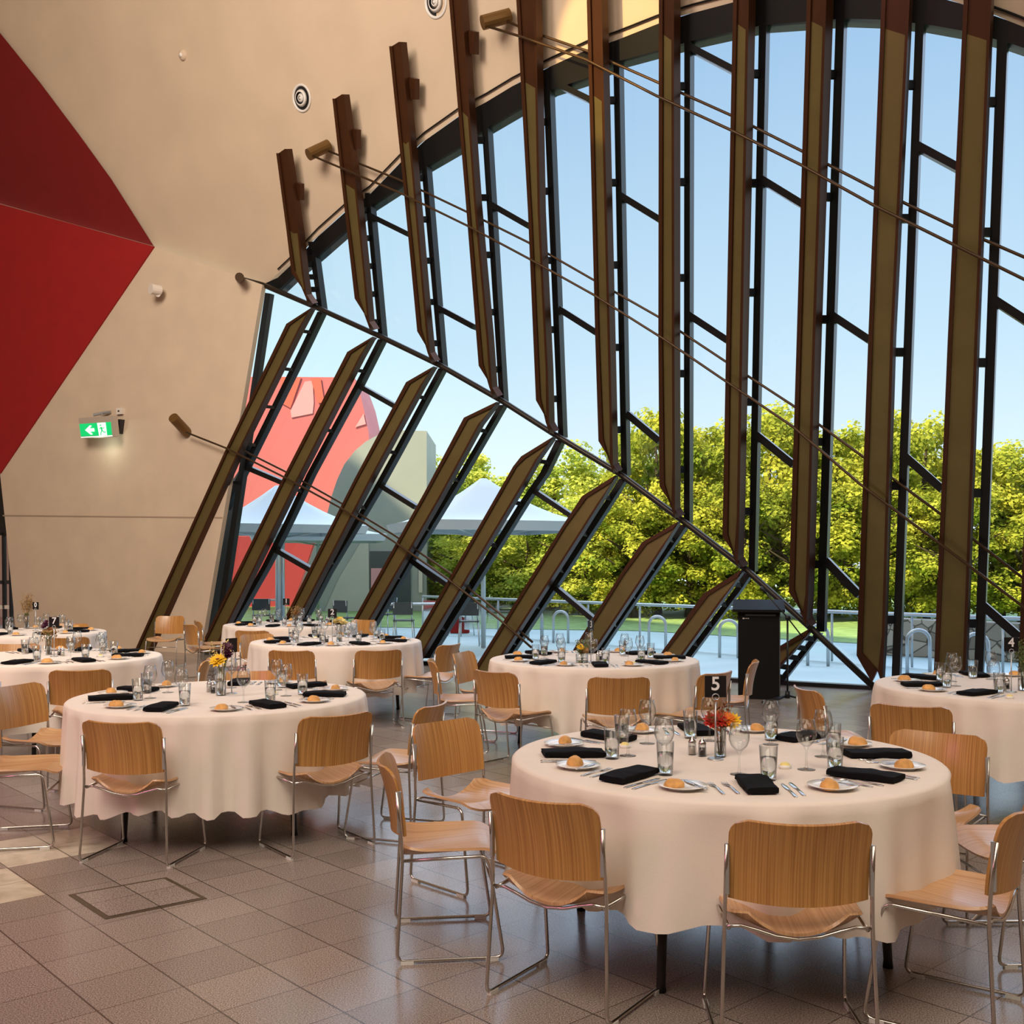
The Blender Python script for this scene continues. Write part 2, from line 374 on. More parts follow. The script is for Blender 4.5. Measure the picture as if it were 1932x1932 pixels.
# lower left wall, 0.3 m in front of the glazing
def wall_at(px, py): return S(px, py, .30, up=False)
out = [(-600,225),(-300,305),(0,385),(290,465),(495,537),(385,1190),(378,floor_row(378)+4),(32,floor_row(32)+4),(12,1005),(0,893),(-600,893)]
mb = MB(); mb.prism([wall_at(*p) for p in out], AWAY*.09)
wl = mb.obj('wall_left', M['wall']); tag(wl, 'cream plastered wall beside the glazing', 'wall', kind='structure')
mb = MB(); A = [S(x, 971.5+.01*x, .305, False) for x in (5,420)]; B = [S(x, 974+.01*x, .305, False) for x in (5,419)]
mb.strip(A, B); tag(mb.obj('trim_1', mat('joint_line', rgb(160,140,120), .9)), 'shadow joint line across the cream wall', 'trim', kind='structure')
# red shape painted over wall and ceiling
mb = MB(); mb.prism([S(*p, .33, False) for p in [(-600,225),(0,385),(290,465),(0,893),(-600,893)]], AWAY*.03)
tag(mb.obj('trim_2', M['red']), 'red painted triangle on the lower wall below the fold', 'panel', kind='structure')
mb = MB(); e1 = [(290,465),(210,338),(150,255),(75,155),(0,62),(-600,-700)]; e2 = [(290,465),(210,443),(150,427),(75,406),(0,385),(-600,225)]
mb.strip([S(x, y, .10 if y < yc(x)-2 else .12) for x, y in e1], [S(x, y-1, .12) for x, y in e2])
tag(mb.obj('trim_3', M['red_shaded']), 'red painted area, darkened for shade, on the sloping ceiling above the fold', 'panel', kind='structure')
# black arched head frame of the glazing and thin outline
w1 = empty('window_1'); tag(w1, 'tall arched upper glazing leaning into the hall', 'window', kind='structure')
w2 = empty('window_2'); tag(w2, 'lower slanting glazing below the fold', 'window', kind='structure')
xs = [x for x, _ in ARCH_LO if x <= 2000]
mb = MB(); mb.strip([S(x, interp(ARCH_UP, x), .10, True) for x in xs], [S(x, min(interp(ARCH_LO, x), yc(x)), .10, True) for x in xs], AWAY*.2)
mb.obj('frame', M['black'], w1)
mb = MB(); mb.tube([S(x, interp(ARCH_UP, x)-16, .06) for x in xs if x > 500], .012, 5); mb.obj('shadow_gap', M['black'], w1)

UF = [ # left edge, right edge of each upper fin, from the top to the tip at the fold
 ([(521,289),(541,440),(550,515),(590,573)],[(551,281),(575,440),(583,515),(592,577)]),
 ([(627,186),(650,395),(669,563),(706,622)],[(659,178),(685,372),(700,520),(709,624)]),
 ([(734,87),(760,340),(787,625),(821,682)],[(767,79),(792,330),(812,560),(824,685)]),
 ([(834,-150),(847,0),(877,360),(903,690),(939,748)],[(869,-150),(883,0),(911,390),(934,640),(942,752)]),
 ([(967,-150),(974,0),(996,400),(1011,755),(1045,815)],[(1020,-150),(1023,0),(1031,400),(1046,700),(1049,818)]),
 ([(1103,-150),(1107,0),(1123,640),(1129,832),(1165,890)],[(1143,-150),(1147,0),(1163,640),(1167,800),(1169,893)]),
 ([(1243,-150),(1243,0),(1242,640),(1244,917),(1282,975)],[(1284,-150),(1284,0),(1285,640),(1286,880),(1286,978)]),
 ([(1386,-150),(1383,0),(1370,640),(1363,1012),(1402,1070)],[(1429,-150),(1426,0),(1414,640),(1408,980),(1405,1072)]),
 ([(1527,-150),(1522,0),(1503,640),(1488,1117),(1530,1182)],[(1578,-150),(1573,0),(1552,640),(1539,1120),(1535,1184)]),
 ([(1669,-150),(1663,0),(1638,640),(1616,1237),(1645,1288)],[(1728,-150),(1723,0),(1692,640),(1676,1200),(1671,1292)]),
 ([(1825,-150),(1818,0),(1788,640),(1760,1312)],[(1883,-150),(1876,0),(1850,640),(1826,1315)]),
 ([(1985,-150),(1978,0),(1946,640),(1919,1316)],[(2045,-150),(2038,0),(2010,640),(1986,1318)])]
MU = [ # upper mullions: top and bottom, left and right edge
 ((581,591,464),(600,608,582)),((688,697,372),(714,722,636)),((793,803,300),(828,836,690)),((907,918,215),(942,951,756)),((1025,1037,170),(1053,1063,824)),
 ((1157,1168,118),(1172,1183,896)),((1291,1302,80),(1290,1301,985)),((1432,1446,45),(1412,1424,1078)),((1577,1593,35),(1540,1555,1192)),((1727,1743,45),(1681,1696,1308)),((1881,1901,80),(1836,1853,1312)),((2050,2068,130),(1996,2012,1318))]
LF = [ # lower fins: tip, corner, bottom of the left edge; right edge
 ([(588,580),(540,611),(427,845),(252,1232)],[(594,584),(575,620),(464,845),(290,1232)]),
 ([(703,635),(655,664),(532,905),(372,1232)],[(709,638),(690,672),(571,905),(412,1232)]),
 ([(818,691),(766,721),(668,905),(500,1240)],[(824,694),(804,728),(708,905),(535,1240)]),
 ([(937,758),(875,788),(800,930),(622,1250)],[(943,762),(914,800),(838,940),(660,1250)]),
 ([(1043,824),(983,861),(968,880),(752,1258)],[(1049,828),(1022,866),(1009,890),(790,1258)]),
 ([(1160,897),(1098,936),(1060,994),(893,1264)],[(1168,900),(1138,950),(1104,1004),(936,1266)]),
 ([(1279,984),(1211,1023),(1170,1084),(1055,1268)],[(1285,988),(1256,1035),(1215,1098),(1100,1270)]),
 ([(1399,1075),(1327,1120),(1250,1228),(1222,1272)],[(1406,1080),(1370,1130),(1288,1244),(1266,1276)]),
 ([(1527,1186),(1440,1237),(1408,1284)],[(1534,1190),(1500,1232),(1446,1290)])]
ML = [ # lower mullions, centre line from the fold to the floor
 [(604,588),(570,660),(461,881),(420,962)],[(718,640),(674,727),(579,903),(517,1037),(440,1172),(404,1234)],[(832,695),(716,911),(593,1118),(573,1163),(530,1240)],
 [(946,764),(875,887),(771,1057),(707,1171),(655,1248)],[(1055,830),(1027,890),(999,928),(804,1242)],[(1175,903),(1170,912),(1042,1108),(940,1262)],
 [(1290,990),(1136,1215),(1102,1269)],[(1411,1083),(1408,1090),(1291,1247),(1272,1278)],[(1543,1195),(1474,1283),(1468,1290)]]
FINS = []
def bandpts(pl, n, off, up): return [S(x, y, off, up) for x, y in resample(pl, n)]
def build_fin(OL, OR, up, fw, label, group, split=None):
    mid = ((OL[1][0]+OR[1][0])/2, (OL[1][1]+OR[1][1])/2)
    n = unormal(*mid) if up else AWAY
    front, depth = .40, .12
    base = S(OL[-1][0], OL[-1][1], front, up)
    root = empty('facade_fin', (0,0,0)); tag(root, label, 'fin', group)
    P = S(mid[0], mid[1], front, up); s = proj(P+n*depth)[0]-proj(P)[0]
    if s > 0: OR = [(x-s*(1 if i else 1), y) for i, (x, y) in enumerate(OR)]
    else: OL = [(x-s, y) for x, y in OL]
    N = 9; k = len(OL)
    tip = OL[-1] if up else OL[0]
    # inner outlines
    def inner(pl, d): return [(x+d, y) for x, y in pl]
    IL = inner(OL, fw*.8); IR = inner(OR, -fw*.55)
    has_tip = math.hypot(OL[-1][0]-OR[-1][0]-s if up else OL[0][0]-OR[0][0], 0) < 34 and (len(OL) > 2) and (up and OR[-1][1] < 1300 and OL[-1][0]-OL[-2][0] > 12 or not up)
    if has_tip:
        if up: IL[-1] = (OR[-1][0]-fw*.9, OL[-1][1]-fw*2.2); IR[-1] = (OR[-1][0]-fw*.8, OL[-1][1]-fw*2.0); IL[-2] = (OL[-2][0]+fw, OL[-2][1]-fw*.5)
        else: IL[0] = (OR[0][0]-fw*.9, OL[0][1]+fw*1.5); IR[0] = (OR[0][0]-fw*.8, OL[0][1]+fw*1.6); IL[1] = (OL[1][0]+fw, OL[1][1]+fw*.4)
    def same(A, B):
        # matched sampling: both by fraction of length between key points
        rA, rB = [], []
        for i in range(len(A)-1):
            for j in range(4):
                t = j/4; rA.append((A[i][0]+(A[i+1][0]-A[i][0])*t, A[i][1]+(A[i+1][1]-A[i][1])*t)); rB.append((B[i][0]+(B[i+1][0]-B[i][0])*t, B[i][1]+(B[i+1][1]-B[i][1])*t))
        rA.append(A[-1]); rB.append(B[-1]); return rA, rB
    for A, B in ((OL, IL), (IR, OR)):
        a, b = same(A, B); m = MB(); m.strip([S(x, y, front, up) for x, y in a], [S(x, y, front, up) for x, y in b], n*depth); m.obj('flange', M['bronze'], root)
    a, b = same(IL, IR)
    if split is None:
        m = MB(); m.strip([S(x, y, front-.03, up) for x, y in a], [S(x, y, front-.03, up) for x, y in b], n*.03); m.obj('web_panel', M['web'], root)
    else:
        lo = [i for i, p in enumerate(a) if (p[1]+b[i][1])/2 >= split]; i0 = max(0, lo[0]-1)
        def cut(A, ys):
            x = xat(A, ys); return (x, ys)
        a1 = [p for p in a if p[1] < split]+[cut(a, split-6)]; b1 = [p for i, p in enumerate(b) if a[i][1] < split]+[cut(b, split+6)]
        a2 = [cut(a, split-6)]+[p for p in a if p[1] >= split]; b2 = [cut(b, split+6)]+[p for i, p in enumerate(b) if a[i][1] >= split]
        m = MB(); m.strip([S(x, y, front-.03, up) for x, y in a1], [S(x, y, front-.03, up) for x, y in b1], n*.03); m.obj('upper_web', M['bronze'], root)  # upper web coloured darker, where no window light shows behind it
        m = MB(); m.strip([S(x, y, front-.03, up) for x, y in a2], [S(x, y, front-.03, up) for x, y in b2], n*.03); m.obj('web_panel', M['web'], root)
    FINS.append((root, OL, OR, up, front, n)); return root
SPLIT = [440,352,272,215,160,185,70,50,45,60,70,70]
for i, (a, b) in enumerate(UF):
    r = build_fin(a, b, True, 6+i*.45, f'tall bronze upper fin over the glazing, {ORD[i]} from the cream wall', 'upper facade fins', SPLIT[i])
    # brackets that tie the fin to the mullion behind
    t, bt = MU[i]; y0, y1 = t[2], bt[2]
    for j in range(5):
        y = y0+(y1-y0)*(.09+.2*j); xm = t[0]+(bt[0]-t[0])*(y-y0)/(y1-y0); xf = xat([p for p in b], y)
        w = 3+i*.25
        mbk = MB(); mbk.prism([S(xf-6, y-w*1.5, .26, True), S(xm+3, y-w*1.5, .12, True), S(xm+3, y+w*1.5, .12, True), S(xf-6, y+w*1.5, .26, True)], AWAY*.05); mbk.obj('bracket', M['black'], r)
for i, (bx0, bx1, by0, by1) in enumerate([(560,570,344,376),(664,677,242,280),(776,787,146,186),(888,899,57,101)]):
    r = FINS[i][0]; mbk = MB(); mbk.prism([S(bx0-4, by0, .30, True), S(bx1-4, by0+3, .30, True), S(bx1-4, by1+2, .30, True), S(bx0-4, by1, .30, True)], unormal(bx1, by0)*.09); mbk.obj('wall_bracket', M['bronze'], r)
for i, (a, b) in enumerate(LF):
    r = build_fin(a, b, False, 6+i*.4, f'slanting bronze lower fin rising to the fold, {ORD[i]} from the cream wall', 'lower facade fins')
    pl = ML[i]; y0, y1 = pl[0][1], pl[-1][1]
    for j in range(5):
        y = y0+(y1-y0)*(.1+.19*j); xm = xat(pl, y); xf = xat(b, y); w = 3+i*.25
        if y > 1000 and i < 2: continue
        mbk = MB(); mbk.prism([S(xf-5, y-w*1.4, .26, False), S(xm, y-w*.6, .12, False), S(xm, y+w*1.4, .12, False), S(xf-5, y+w*.6, .26, False)], AWAY*.05); mbk.obj('bracket', M['black'], r)
# mullions and panes of the upper glazing
def upline(t, side):
    (a0, a1, ya), (b0, b1, yb) = t
    q = {'l': (a0, b0), 'r': (a1, b1), 'm': ((a0+a1)/2, (b0+b1)/2)}[side]
    return [(q[0]+(q[1]-q[0])*i/8, ya-8+(yb-ya+8)*i/8) for i in range(9)]
for t in MU:
    m = MB(); m.strip([S(x, y, .10, True) for x, y in upline(t, 'l')], [S(x, y, .10, True) for x, y in upline(t, 'r')], AWAY*.14); m.obj('mullion', M['black'], w1)
def clampup(pl): return [(x, min(y, yc(x))) for x, y in pl]
first = [(497,540)]*9
prev = [(500+ (597-500)*i/8, 541+(582-541)*i/8) for i in range(9)]
for k, t in enumerate(MU+[((2240,2260,220),(2190,2206,1330))]):
    cur = upline(t, 'm'); m = MB()
    m.strip([S(x, min(y, yc(x)), .04, True) for x, y in prev], [S(x, min(y, yc(x)), .04, True) for x, y in cur]); m.obj('pane', M['pane_up'], w1); prev = cur
def bar(parent, p, q, w, up, off=.10, dep=.12, name='transom'):
    dx, dy = q[0]-p[0], q[1]-p[1]; L = math.hypot(dx, dy); nx, ny = -dy/L*w/2, dx/L*w/2
    m = MB(); m.prism([S(p[0]+nx, p[1]+ny, off, up), S(q[0]+nx, q[1]+ny, off, up), S(q[0]-nx, q[1]-ny, off, up), S(p[0]-nx, p[1]-ny, off, up)], AWAY*dep); m.obj(name, M['black'], parent)
for p, q in [((695,405),(768,441)),((825,580),(892,616)),((925,385),(995,425)),((1026,145),(1110,186)),((1053,582),(1124,627)),((1168,367),(1243,413)),((1296,85),(1384,131)),((1296,592),(1372,642)),((1436,337),(1516,386)),((1566,592),(1640,641)),((1728,272),(1806,314)),((1876,565),(1950,613)),((1181,780),(1243,832)),((1426,820),(1496,877)),((1556,1057),(1620,1123)),((1706,860),(1777,923)),((1851,1140),(1930,1209))]:
    bar(w1, p, q, 9+(p[0]-600)*.006, True)
# lower glazing
for pl in ML:
    w = 10 if pl[0][0] < 1000 else 13
    A = resample(pl, 8); m = MB(); m.strip([S(x-w/2, y, .10, False) for x, y in A], [S(x+w/2, y, .10, False) for x, y in A], AWAY*.12); m.obj('mullion', M['black'], w2)
edge = [(495,537),(424,955),(378,1228)]
bays = [([(495,537),(424,955)], ML[0])]+[([*ML[0][:-1],(424,955),(378,1228)], ML[1])]+list(zip(ML[1:], ML[2:]))+[(ML[-1], [(1543,1195),(1655,1298)])]
for a, b in bays:
    m = MB(); m.strip([S(x, y, .04, False) for x, y in resample(a, 10)], [S(x, y, .04, False) for x, y in resample(b, 10)]); m.obj('pane', M['pane_low'], w2)
for p, q in [((674,727),(743,766)),((713,914),(782,957)),((461,881),(532,911)),((517,1037),(583,1075)),((774,1057),(823,1095)),((1004,925),(1074,972)),((1042,1106),(1116,1168)),((780,1061),(841,1103))]:
    bar(w2, p, q, 9, False)
bar(w2, (378,floor_row(378)-2), (2080,floor_row(2080)-2), 7, False, .12, .14, 'sill')
bar(w2, (505,553), (409,1200), 10, False, .12, .1, 'frame')
m = MB(); m.prism([S(*p, -.1, False) for p in [(468,860),(455,925),(427,1113),(398,1240),(340,1240),(380,1000)]], AWAY*.05); tag(m.obj('trim_4', M['greydark']), 'dark grey return panel seen through the end pane', 'panel', kind='structure')
# fold beam
fb = empty('fold_beam'); tag(fb, 'dark bronze beam running along the fold between both fin rows', 'beam')
m = MB(); pts = [(455,525)]+[p for p in CREASE if 495 <= p[0] <= 1530]+[(1655,1302)]
m.tube([S(x, y, .22, False) for x, y in pts], [.03]+[.042]*(len(pts)-1), 8); m.obj('tube', M['beam'], fb, True)
m = MB(); a, b = wall_at(452,524), S(452,523,.62,False); m.tube([a, b], .075, 12); m.obj('anchor', M['rod'], fb)
# paired tension rods
RODS = [
 ('bronze paired tension rods crossing the fins highest of all', [(924,51),(986,70),(1107,113),(1237,180),(1378,245),(1513,312),(1648,387),(1796,460),(1932,527),(2010,566)],
  [(948,37),(1014,64),(1107,96),(1240,155),(1378,217),(1513,285),(1648,355),(1798,427),(1932,485),(2010,524)], (936,36), (26,-7), True),
 ('bronze paired tension rods crossing the fins at middle height', [(592,295),(757,365),(880,425),(996,487),(1118,555),(1253,640),(1366,717),(1496,805),(1621,912),(1768,1022),(1931,1145),(2000,1200)],
  [(620,285),(755,340),(875,397),(996,457),(1118,527),(1241,597),(1366,680),(1496,765),(1626,860),(1771,967),(1932,1092),(2000,1150)], (601,283), (19,-9), True),
 ('bronze paired tension rods crossing the lower slanting fins', [(352,816),(428,846),(534,899),(639,956),(741,1020),(847,1094),(944,1170),(1003,1222)],
  [(346,802),(431,836),(537,889),(642,948),(743,1009),(850,1082),(946,1160),(1005,1212)], (340,802), (-13,-14), False)]
for lab, A, B, c, d, up in RODS:
    t = empty('tension_rod'); tag(t, lab, 'rod', 'paired tension rods')
    m = MB(); m.tube([S(x, y, .49, up) for x, y in A], .017, 6); m.obj('rod', M['rod'], t, True)
    m = MB(); m.tube([S(x, y, .20, up) for x, y in B], .017, 6); m.obj('rod', M['rod'], t, True)
    e0, e1 = S(c[0]-d[0], c[1]-d[1], .50, up), S(c[0]+d[0], c[1]+d[1], .12, up)
    if not up: e0, e1 = S(c[0]+d[0], c[1]+d[1], .72, False), S(c[0]-d[0], c[1]-d[1], .32, False)
    m = MB(); m.tube([e0, e1], .088, 14); m.obj('anchor', M['anchor'], t, False)
# door at the left end
d1 = empty('door_1'); tag(d1, 'black framed glass door at the end of the cream wall', 'door', kind='structure')
m = MB(); m.prism([S(*p, .0, False) for p in [(-120,893),(6,893),(14,1010),(-120,1010)]], AWAY*.1); m.obj('header', M['black'], d1)
for x0, x1 in ((-60,-54),(3,7),(16,19)):
    m = MB(); m.prism([S(*p, .0, False) for p in [(x0,1005),(x1,1005),(x1+2,1212),(x0+2,1212)]], AWAY*.06); m.obj('door_frame', M['black'], d1)
for y in (1095,1142):
    m = MB(); m.prism([S(*p, .0, False) for p in [(-60,y),(17,y),(17,y+7),(-60,y+7)]], AWAY*.03); m.obj('rail', M['white_plastic' if y > 1100 else 'dark_plastic'], d1)
m = MB(); m.poly([S(*p, -.03, False) for p in [(-120,1005),(32,1005),(36,1212),(-120,1212)]]); m.obj('pane', M['pane_low'], d1)
# room shell behind the camera
m = MB(); m.poly([(-20,-9,0),(14,-9,0),(14,-9,13.3),(-20,-9,13.3)]); tag(m.obj('wall_back', M['wall']), 'cream back wall', 'wall', kind='structure')
pr = S(2190, 300, .0); fr_ = Wl(2180)
m = MB(); m.poly([(14,-9,0),(14,-9,13.3),ceil_top[-1]+Vector((1,0,.2)),S(2195,600,.1,True),fr_+Vector((.3,0,0))]); tag(m.obj('wall_right', M['wall']), 'cream side wall', 'wall', kind='structure')
le = wall_at(-600, 1300)
m = MB(); m.poly([(-20,-9,0),(-20,-9,13.3),ceil_top[0],wall_at(-600,225),Vector((le.x,le.y,0))]); tag(m.obj('wall_side', M['wall']), 'cream far side wall', 'wall', kind='structure')
# floor
fl = [Vector((-20,-9,0)), Vector((14,-9,0)), Wl(2200,-.05), Wl(1500,-.05), Wl(966,-.05), Wl(400,-.05), Wl(0,-.05), Wl(-600,-.05)]
m = MB(); m.poly(fl); tag(m.obj('floor', M['floor']), 'grey brown granite tile floor laid diagonally', 'floor', kind='structure')
h = [G(129,1689), G(314,1656), G(391,1696), G(199,1735)]
hr = empty('floor_hatch'); tag(hr, 'square access hatch set flush in the granite floor', 'hatch')
cen = sum(h, Vector())/4
m = MB()
for i in range(4):
    a, b = h[i], h[(i+1) % 4]; ia, ib = a+(cen-a)*.09, b+(cen-b)*.09
    up3 = Vector((0,0,.003)); m.poly([a+up3, b+up3, ib+up3, ia+up3])
    m.poly([a, b, b+up3, a+up3])
m.obj('frame', M['hatch_frame'], hr)
inn = [p+(cen-p)*.05 for p in h]
m = MB(); m.poly([p+Vector((0,0,.0045)) for p in [q+(cen-q)*.10 for q in h]]); m.obj('cover', M['floor'], hr)

# ------------------------------------------------------------------ wall fittings
def wallfix(px, py, off=.30, up=False): return S(px, py, off, up)
ex = empty('exit_sign'); tag(ex, 'green illuminated exit sign with white arrow and running figure on the cream wall', 'sign')
def quad(pts, off, m, name, par, dep=.0):
    q = MB(); P = [S(x, y, off, False) for x, y in pts]
    if dep: q.prism(P, AWAY*dep)
    else: q.poly(P)
    return q.obj(name, m, par)
quad([(148,789),(213,784),(217,823),(153,826)], .62, M['grey_plastic'], 'housing', ex, .10)
quad([(149.5,800),(209,796),(211.5,820.5),(152.5,823.5)], .625, M['green_sign'], 'green_panel', ex)
quad([(183,798),(199,797),(202,821),(187,822)], .63, M['white_sign'], 'door_symbol', ex)
quad([(152.6,824.4),(212,821.2),(212,823),(153,826)], .626, M['white_sign'], 'light_edge', ex)
m = MB(); m.poly([S(x, y, .634, False) for x, y in [(160.5,811.5),(169.5,802.5),(172,802.5),(172.5,804),(169,808.3),(177.5,807.8),(178.5,814),(170,814.5),(174.5,818.5),(174,820),(171,820)]]); m.obj('arrow', M['white_sign'], ex)
m = MB()
def fig(pts, w):
    for (a, b), (c, d_) in zip(pts, pts[1:]):
        L = math.hypot(c-a, d_-b) or 1; nx, ny = -(d_-b)/L*w, (c-a)/L*w
        m.poly([S(a+nx, b+ny, .636, False), S(c+nx, d_+ny, .636, False), S(c-nx, d_-ny, .636, False), S(a-nx, b-ny, .636, False)])
fig([(190.3,805.5),(192.5,812)], 1.5); fig([(192.5,812),(190.5,816),(190.5,821)], .9); fig([(192.5,812),(196,815.5),(200,815)], .9); fig([(190.5,806.5),(187,809.5)], .7); fig([(190.5,806),(194,808),(197,806.5)], .7)
m.poly([S(189.4+1.5*math.cos(t*PI/4), 802.3+1.5*math.sin(t*PI/4), .636, False) for t in range(8)])
m.obj('running_figure', M['green_sign'], ex)
m = MB(); m.tube([S(176,783,.5,False), S(190,780,.42,False), S(209,777,.32,False)], .028, 8); m.tube([S(192,780,.42,False), S(192,786,.58,False)], .015, 6); m.obj('mounting_arm', M['steel'], ex)
o = quad([(215,791),(227,791),(223.5,818),(220,818)], .40, M['dark_plastic'], 'wedge_sensor', None, .1); tag(o, 'small dark wedge shaped sensor beside the green exit sign', 'sensor')
sn = empty('wall_sensor'); tag(sn, 'tiny square white sensor box above the exit sign', 'sensor')
quad([(219,770),(230,769),(229,781),(219,782)], .36, M['white_plastic'], 'box', sn, .06); quad([(222,774),(225,774),(225,777),(222,777)], .365, M['dark_plastic'], 'lens', sn)
pj = empty('wall_spotlight'); tag(pj, 'small cream spotlight cylinder mounted high on the cream wall', 'spotlight')
m = MB(); m.tube([S(302,548,.45,False), S(284,545,.62,False)], .09, 14); m.obj('head', M['white_plastic'], pj)
m = MB(); m.tube([S(301,552,.32,False), S(298,556,.5,False)], .04, 10); m.obj('mount', M['white_plastic'], pj)
def ceil_frame(px, py, off):
    P = S(px, py, off, True); n = -unormal(px, py); a = n.cross(Vector((0,0,1))).normalized(); b = n.cross(a)
    return Matrix((( a.x, b.x, n.x, P.x), (a.y, b.y, n.y, P.y), (a.z, b.z, n.z, P.z), (0,0,0,1)))
def on_ceiling(root, px, py, off): root.matrix_world = ceil_frame(px, py, off)
for lab, px, py in (('round white ceiling air vent beside the second upper fin', 570, 185), ('round white ceiling air vent cut by the top edge of the picture', 823, 4)):
    v = empty('air_vent'); on_ceiling(v, px, py, .03); tag(v, lab, 'vent', 'round ceiling vents')
    s_ = .95
    m = MB(); m.lathe([(.165,.0),(.20,.0),(.205,.012),(.195,.025),(.17,.02),(.165,.0)], 32); m.obj('outer_ring', M['vent_white'], v, True)
    m = MB(); m.poly([(.17*math.cos(t*PI/16), .17*math.sin(t*PI/16), .004) for t in range(32)]); m.obj('throat', M['vent_black'], v)
    for r0 in (.06,.115):
        m = MB(); m.lathe([(r0-.028,.05),(r0+.002,.02),(r0+.012,.022),(r0-.018,.054),(r0-.028,.05)], 28); m.obj('blade_ring', M['vent_white'], v, True)
    m = MB(); m.lathe([(.0,.05),(.022,.048),(.028,.03),(.0,.028)], 16); m.obj('hub', M['vent_white'], v, True)
sd = empty('smoke_detector'); on_ceiling(sd, 346, 104, .03); tag(sd, 'small round cream smoke detector on the sloping ceiling', 'detector')
m = MB(); m.lathe([(.0,.05),(.05,.05),(.08,.03),(.085,.0)], 20); m.obj('base', M['ceil'], sd, True)
m = MB(); m.lathe([(.0,.075),(.03,.07),(.035,.05)], 14); m.obj('cap', M['white_plastic'], sd, True)

# ------------------------------------------------------------------ chair
def rect_grid(nx, ny, f):
    m = MB(); 
    for i in range(nx+1):
        for j in range(ny+1): m.v.append(f(i/nx, j/ny))
    for i in range(nx):
        for j in range(ny): m.f.append((i*(ny+1)+j, (i+1)*(ny+1)+j, (i+1)*(ny+1)+j+1, i*(ny+1)+j+1))
    return m
def shell(m, name, th, mt, parent):
    o = m.obj(name, mt, parent, True)
    md = o.modifiers.new('t', 'SOLIDIFY'); md.thickness = th; md.offset = 0
    dg = bpy.context.evaluated_depsgraph_get(); me = bpy.data.meshes.new_from_object(o.evaluated_get(dg)); o.modifiers.clear(); o.data = me
    for p in me.polygons: p.use_smooth = True
    me.set_sharp_from_angle(angle=math.radians(50)) if hasattr(me, 'set_sharp_from_angle') else None
    return o
def squircle(u, v, r):
    """unit square -> rounded rectangle, u, v in -1..1"""
    return u, v
def make_chair():
    root = empty('dining_chair'); tag(root, 'x', 'chair')
    def fs(a, b):
        x = (a*2-1); y = -.185+.395*b
        hw = .208+.014*math.sin(min(1, b*1.6)*PI/2)
        # rounded corners in plan
        rc = .05; d = min(y+.185, .21-y)
        if d < rc: hw -= rc-math.sqrt(max(0, rc*rc-(rc-d)**2))
        X = x*hw
        dish = (1-x*x)**1.0
        z = .425-.052*dish*(1-b)**.9-.008*dish*b+.006*abs(x)**3
        if b > .78: z -= .032*((b-.78)/.22)**2
        z += .012*max(0, (.2-b)/.2)*(1-dish)
        return (X, y, z)
    sm = shell(rect_grid(18, 22, fs), 'seat', .011, M['seat'], root)
    def fb_(a, b):
        x = a*2-1; z = .488+.256*b
        hw = .222-.004*(1-b)
        rc = .055; d = .744-z
        if d < rc: hw -= rc-math.sqrt(max(0, rc*rc-(rc-d)**2))
        X = x*hw; xx = X/.222
        y = -.222+.052*xx*xx-.045*b*b-.012*b
        z2 = z+.012*xx*xx*b-.014*(1-b)*(1-xx*xx)
        return (X, y, z2)
    shell(rect_grid(20, 16, fb_), 'backrest', .011, M['back'], root)
    r = .0068
    for sx in (-1, 1):
        x = sx*.232
        path = [(x*.985,-.207,.665),(x*.99,-.188,.50),(x,-.183,.40),(x*1.06,-.205,.012),(x*1.06,.212,.012),(x*.99,.150,.405),(x*.94,-.182,.392)]
        q = fillet(path[:4], .03, 3)[:-1]+fillet(path[3-1:], .035, 4)[1:]
        q = fillet(path, .035, 4)
        m = MB(); m.tube(q, r, 8); sf = m.obj('side_frame', M['chrome'], root, True)
        for yy in (-.165, .165):
            m = MB(); m.box((x*1.06, yy, .0065), (.018,.05,.013)); m.obj('glide', M['glide'], sf)
        m = MB(); m.box((x*.972,-.196,.585), (.011,.016,.16)); m.obj('back_clip', M['steel'], sf)
    m = MB(); m.tube([(-.236,.167,.30),(.236,.167,.30)], .0055, 7); m.obj('crossbar', M['chrome'], root, True)
    m = MB(); m.tube([(-.228,-.184,.398),(-.18,-.184,.400),(-.13,-.185,.387),(-.07,-.186,.368),(0,-.187,.359),(.07,-.186,.368),(.13,-.185,.387),(.18,-.184,.400),(.228,-.184,.398)], .006, 7); m.obj('rear_bar', M['chrome'], root, True)
    return root
chair = Kind(make_chair())
def put_chair(bx, by, heading, label, group):
    """bx, by: floor position of the backrest; heading: degrees, 0 faces away from the camera, positive turns to the right"""
    a = -math.radians(heading); fx, fy = -math.sin(a), math.cos(a)
    chair.put((bx+fx*.235, by+fy*.235, 0), a, label, group)

